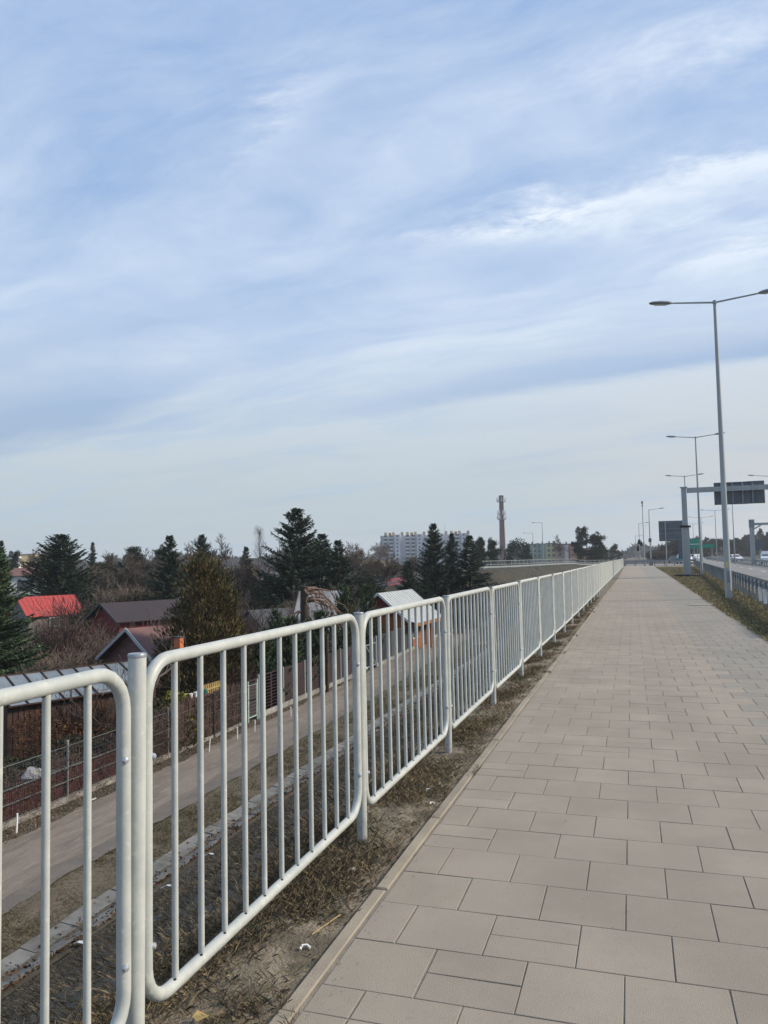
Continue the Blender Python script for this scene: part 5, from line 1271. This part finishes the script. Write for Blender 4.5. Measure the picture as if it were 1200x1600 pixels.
MB().quad((-.9, -2.91, 1.95), (.9, -2.91, 1.95), (-.85, -2.91, 2.68)).build('gable', M['palegreen'], t)
bd = MB()
for i in range(30): bd.box(.905, -2.88 + i * .192, .05, .925, -2.72 + i * .192, 1.88)
bd.build('board', M['shedwd'], t, kind='stuff')
# dark creeper hedge before the shed and inner brushwood
def hedge(label, x, y, rz, L_, W_, H_, n, m, seed, nm='creeper_hedge', lw=(.1, .25, .03, .07)):
    t = thing(nm, label, 'hedge', (x, y, GZ), rz, 'hedges in the near garden'); g = np.random.default_rng(seed)
    P_ = np.stack([g.uniform(-L_ / 2, L_ / 2, n), g.normal(0, W_ / 3, n), H_ * g.random(n) ** .8], 1)
    P_[:, 2] *= .8 + .2 * np.sin(P_[:, 0] * 2.3)
    A_ = unit(g.normal(0, 1, (n, 3)) + np.array([0, 0, .5])); S_ = unit(np.cross(A_, g.normal(0, 1, (n, 3))))
    put('twigs', spray_mesh('twigs', P_, A_, S_, g.uniform(lw[0], lw[1], n), g.uniform(lw[2], lw[3], n), M[m]), t)
hedge('dark ivy covered fence inside the near garden', -17.9, 20.4, R(78), 6.5, .5, 1.15, 5200, 'ivy', 51)
hedge('grey brown hedge of dry stems behind the red strip fence', -16.9, 18.6, R(86), 9, .45, .95, 5200, 'brush', 52, 'dry_hedge', (.15, .4, .012, .03))
hedge('rusty dry creeper against the brown shed', -19.4, 24.2, R(65), 5.5, .35, 1.7, 3600, 'rustleaf', 53, 'dry_hedge', (.08, .2, .015, .04))
hedge('tangle of bare creeper stems hanging over the red strip fence', -15.45, 17.6, R(90), 12.5, .22, 1.75, 5200, 'twigred', 54, 'bare_creeper', (.2, .55, .007, .014))
hedge('tangle of dry vines over the brushwood fence', -15.5, 25.3, R(90), 7.5, .2, 1.85, 2200, 'twig', 56, 'bare_creeper', (.2, .6, .008, .015))
# painted marker post
t = thing('garden_post', 'pale garden post with an orange top behind the mesh fence', 'post', (-16.25, 20.2, GZ))
MB().lathe([(.06, -.2), (.06, 1.35)], 10).build('shaft', M['plinth'], t, True)
MB().lathe([(.064, 1.36), (.064, 1.56), (.09, 1.57), (.09, 1.66), (.02, 1.7)], 10).build('top', M['bin'], t, True)
t = thing('plastic_bag', 'crumpled pale plastic bag lying on the red strip fence', 'bag', (-15.95, 17.6, GZ + .78))
mb = MB(); rr = random.Random(2)
for i in range(7):
    for j in range(10):
        a = 2 * math.pi * j / 10; th = math.pi * i / 6; q = .26 * (1 + rr.uniform(-.35, .25)); mb.v.append((q * math.sin(th) * math.cos(a), q * 1.3 * math.sin(th) * math.sin(a), .2 + q * .85 * math.cos(th)))
for i in range(6):
    for j in range(10): mb.f.append((i * 10 + j, (i + 1) * 10 + j, (i + 1) * 10 + (j + 1) % 10, i * 10 + (j + 1) % 10))
mb.build('bag', M['bag'], t)
t = thing('garden_tray', 'pale green tray lying in the near garden', 'tray', (-17.1, 20.2, GZ + .35), R(80))
MB().box(-1.2, -.25, 0, 1.2, .25, .04).build('bottom', M['palegreen'], t)
MB().box(-1.2, -.27, .0, 1.2, -.25, .1).box(-1.2, .25, 0, 1.2, .27, .1).build('rim', M['palegreen'], t)
# old fruit tree with a bird house
t = thing('fruit_tree', 'crooked bare fruit tree behind the brushwood fence', 'tree', (-16.9, 24.3, GZ))
MB().tube([(0, 0, -.2), (.05, -.2, .8), (-.2, .1, 1.7), (-.1, .5, 2.3)], [.12, .1, .085, .07], 8).build('trunk', M['bark'], t, True)
b1 = limbs(71, 4, (-.1, .5, 2.2), (.1, .6, .7), 1.25, .05, .75, (2, 4), .12, .68, .007, .2, 4, 260); b2 = limbs(72, 4, (-.2, .1, 1.7), (-.1, -.8, .7), 1.2, .05, .75, (2, 4), .12, .68, .007, .2, 4, 260)
k_ = len(b1.v); b1.v += b2.v; b1.f += [tuple(k_ + x for x in f) for f in b2.f]; b1.build('crown', M['twig'], t)
t = thing('bird_house', 'small orange bird house on a pole before the thuja', 'bird house', (-17.15, 26.6, GZ))
MB().lathe([(.025, -.2), (.025, 3.5)], 8).build('pole', M['shedwd'], t)
MB().box(-.13, -.13, 3.45, .13, .13, 3.85).build('box', M['bin'], t)
MB().box(-.17, -.17, 3.855, .17, .17, 3.9).build('roof', M['dkroof'], t)
put('hole', MB().lathe([(.035, 0), (.035, .004)], 10).mesh('hole', M['hole']), t, (.131, 0, 3.68), (0, R(90), 0))
# stack of planks, shrub, picket fence, flower pots
t = thing('plank_stack', 'stack of yellow planks behind the brushwood fence', 'planks', (-17.2, 26.4, GZ), R(10))
for i in range(7):
    MB().box(-.12, -.62 + rb2.uniform(-.05, .05), .75 + i * .13, .35, .62 + rb2.uniform(-.05, .05), .75 + i * .13 + .08).build('plank', M['plank'], t)
for y in (-.5, .45): MB().box(-.1, y, 0, .3, y + .08, .74).build('bearer', M['shedwd'], t)
t = thing('low_shrub', 'low yellow green shrub in front of the plank stack', 'shrub', (-16.3, 25.0, GZ), 0, None, (.26, .26, .19))
put('foliage', volume_crown(61, 3600, 'yellowleaf', lambda t_: 3.0 * max(.05, 1 - t_ ** 2.2) ** .55, (.4, .9), (.3, .6), .8, 70, .8), t)
t = thing('low_shrub', 'dark green low shrub beside the crooked fruit tree', 'shrub', (-16.4, 23.4, GZ), 0, None, (.24, .24, .2))
put('foliage', volume_crown(62, 3000, 'shrub', lambda t_: 3.0 * max(.05, 1 - t_ ** 2.2) ** .55, (.4, .9), (.3, .6), .8, 70, .8), t)
t = thing('picket_fence', 'short yellow picket fence inside the garden by the wicket gate', 'fence', (-17.0, 29.0, GZ))
for i in range(11): MB().box(-.015, -.85 + i * .16, .75, .015, -.77 + i * .16, 1.75).build('picket', M['plank'], t)
MB().box(.016, -.9, 1.0, .04, .95, 1.07).box(.016, -.9, 1.5, .04, .95, 1.57).build('rail', M['plank'], t)
for y in (-.85, .9): MB().box(-.06, y - .04, -.2, -.016, y + .04, 1.7).build('post', M['plank'], t)
t = thing('garden_shelf', 'dark garden shelf behind the brushwood fence holding pots', 'shelf', (-16.9, 27.6, GZ))
MB().box(-.2, -.75, 1.35, .2, .75, 1.4).build('top', M['shedwd'], t)
for y in (-.7, .65): MB().box(-.15, y, 0, .15, y + .05, 1.349).build('leg', M['shedwd'], t)
for i, (y, m_, lab) in enumerate(((-.55, 'white', 'white flower pot at the near end of the garden shelf'), (-.2, 'white', 'second white flower pot on the garden shelf'), (.02, 'white', 'white flower pot in the middle of the garden shelf'), (.24, 'white', 'white flower pot beside the teal pot'), (.52, 'carteal', 'teal flower pot at the far end of the garden shelf'))):
    t = thing('flower_pot', lab, 'flower pot', (-16.9, 27.6 + y, GZ + 1.4), group='pots on the garden shelf')
    MB().lathe([(.055, 0), (.08, .17), (.088, .17), (.088, .2), (.075, .2)], 10).build('pot', M[m_], t, True)
    put('soil', MB().lathe([(.07, .17), (.01, .185)], 10).mesh('soil', M['soil']), t)
for x, y, z, lab in ((-19.6, 35.4, 1.6, 'round rusty red shrub low beside the thuja'), (-17.0, 36.6, 1.55, 'small orange leaved shrub behind the dark panels')):
    t = thing('rusty_shrub', lab, 'shrub', (x, y, GZ + .4), 0, None, (.17, .17, .17)); put('foliage', volume_crown(63 + int(y), 1500, 'rustleaf', lambda t_: 3.0 * max(.05, 1 - (2 * t_ - 1) ** 2) ** .5, (.5, 1.0), (.35, .6), .6, 40, .9), t)
# broken tree with peeling limbs
t = thing('broken_tree', 'broken tree stump with peeled limbs drooping to the ground', 'tree', (-18.6, 42.2, GZ), 0, None, (1.3, 1.3, 1.31))
MB().tube([(0, 0, -.2), (.02, 0, 1.6), (-.03, .02, 3.2), (0, 0, 4.05)], [.24, .21, .2, .19], 10).build('trunk', M['bark'], t, True)
rr = random.Random(4)
for i in range(15):
    a = rr.uniform(-1.1, 1.5); l = rr.uniform(1.0, 2.4); ca, sa = math.cos(a), math.sin(a)
    pts = [(0, 0, 3.9 - rr.random() * .7)]
    for q in range(1, 7):
        s = q / 6; pts.append((ca * l * s + rr.gauss(0, .06), sa * l * s + rr.gauss(0, .06), pts[0][2] + .35 * math.sin(s * 2.2) - 1.9 * s ** 2.2 * rr.uniform(.8, 1.1)))
    MB().tube(pts, [.05, .043, .036, .03, .024, .018, .012], 6).build('limb', M['peeled'], t, True)
for a, l in ((3.6, 1.3), (4.1, 1.7), (3.1, .9)):
    pts = [(math.cos(a) * l * s, math.sin(a) * l * s, 2.9 + .2 * math.sin(s * 3) - 1.8 * s * s) for s in np.linspace(0, 1, 6)]
    MB().tube(pts, [.045, .04, .034, .028, .02, .014], 6).build('limb', M['peeled'], t, True)

# ------------------------------------------------------------------ litter on the shoulder
t = thing('straw', 'yellow straw lying on the sandy shoulder', 'straw', (-1.27, 3.06, -.008), R(-14))
MB().tube([(0, -.1, .004), (.004, 0, .007), (0, .1, .004)], .0022, 6).build('stalk', M['plank'], t)
t = thing('dry_leaf', 'dry orange leaf beside the foot of the first post', 'leaf', (-1.42, 2.33, -.0))
MB().quad((-.028, -.014, .006), (0, -.026, .001), (.03, .0, .010), (.0, .02, .002)).quad((0, .02, .002), (.03, 0, .010), (.022, .024, .016)).quad((-.028, -.014, .006), (0, .02, .002), (-.022, .014, .012)).build('blade', M['plank'], t)
for x, y, s_, lab in ((-1.33, 4.98, .022, 'white curl of paper near the railing'), (-1.28, 2.86, .02, 'white cigarette end near the yellow straw'), (-1.24, 4.72, .014, 'small white scrap close to the kerb'), (-1.36, 3.62, .016, 'pale pebble under the bottom rail')):
    t = thing('paper_scrap' if 'pebble' not in lab else 'pebble', lab, 'litter' if 'pebble' not in lab else 'pebble', (x, y, -.014), R(40))
    if 'pebble' in lab: MB().lathe([(.004, 0), (s_, .006), (s_ * .9, .016), (s_ * .3, .022)], 8).build('stone', M['plinth'], t, True)
    else: MB().tube([(-s_, 0, .006), (-s_ * .3, s_ * .7, .012), (s_ * .6, s_ * .4, .012), (s_, -s_ * .3, .006)], .005, 6).build('scrap', M['white'], t, True)
for x, y, lab in ((-9.3, 15.6, 'white paper scrap on the slope above the gutter'), (-9.55, 11.6, 'white shred lying beside the gutter'), (-8.6, 12.9, 'white scrap in the slope grass')):
    z = float(ground_h(np.array([x]), np.array([y]))[0])
    t = thing('paper_scrap', lab, 'litter', (x, y, z + .04), R(30), 'paper scraps on the slope')
    MB().quad((-.12, -.05, .02), (.0, -.07, .08), (.02, .05, .05), (-.1, .06, .0)).quad((0, -.07, .08), (.13, -.03, .01), (.1, .07, .03), (.02, .05, .05)).build('scrap', M['white'], t)

# ------------------------------------------------------------------ grit and weeds on the paving
g = np.random.default_rng(90); n = 900
X = np.where(g.random(n) < .55, -1.12 + np.abs(g.normal(0, .05, n)), g.uniform(-1.1, 2.2, n)); Y = 2.0 + 14 * g.random(n) ** 1.5
P_ = np.stack([X, Y, np.full(n, .0045)], 1); A_ = unit(g.normal(0, 1, (n, 3)) * np.array([1, 1, .25])); S_ = unit(np.cross(A_, np.array([0, 0, 1.]) + g.normal(0, .3, (n, 3))))
put('grit', spray_mesh('grit', P_, A_, S_, g.uniform(.003, .011, n), g.uniform(.002, .005, n), M['brush']), kind='stuff')
nc = 46; cy = 2.0 + 24 * g.random(nc) ** 1.3; cx = np.array([kerb_x(y) for y in cy]) + np.where(g.random(nc) < .75, -.012, .064)
X = np.repeat(cx, 26) + g.normal(0, .008, nc * 26); Y = np.repeat(cy, 26) + g.normal(0, .05, nc * 26)
blades('kerb_weeds', X, Y, np.full(len(X), -.004), g.uniform(.015, .055, len(X)), g.uniform(.001, .0025, len(X)) * (1 + Y / 10), 1.6, M['straw'], 19)

# ------------------------------------------------------------------ haze
hz = MB().box(-1500, -1500, -6.5, 1500, 1500, 48).mesh('haze', D.materials.new('haze_air'))
hm_ = hz.materials[0]; hm_.use_nodes = True; nt = hm_.node_tree; nt.nodes.clear()
ho = nt.nodes.new('ShaderNodeOutputMaterial'); pv = nt.nodes.new('ShaderNodeVolumePrincipled')
pv.inputs['Color'].default_value = (0.86, 0.90, 0.96, 1); pv.inputs['Density'].default_value = 0.0003; pv.inputs['Anisotropy'].default_value = 0.2
nt.links.new(pv.outputs[0], ho.inputs['Volume'])
put('haze', hz, kind='stuff')
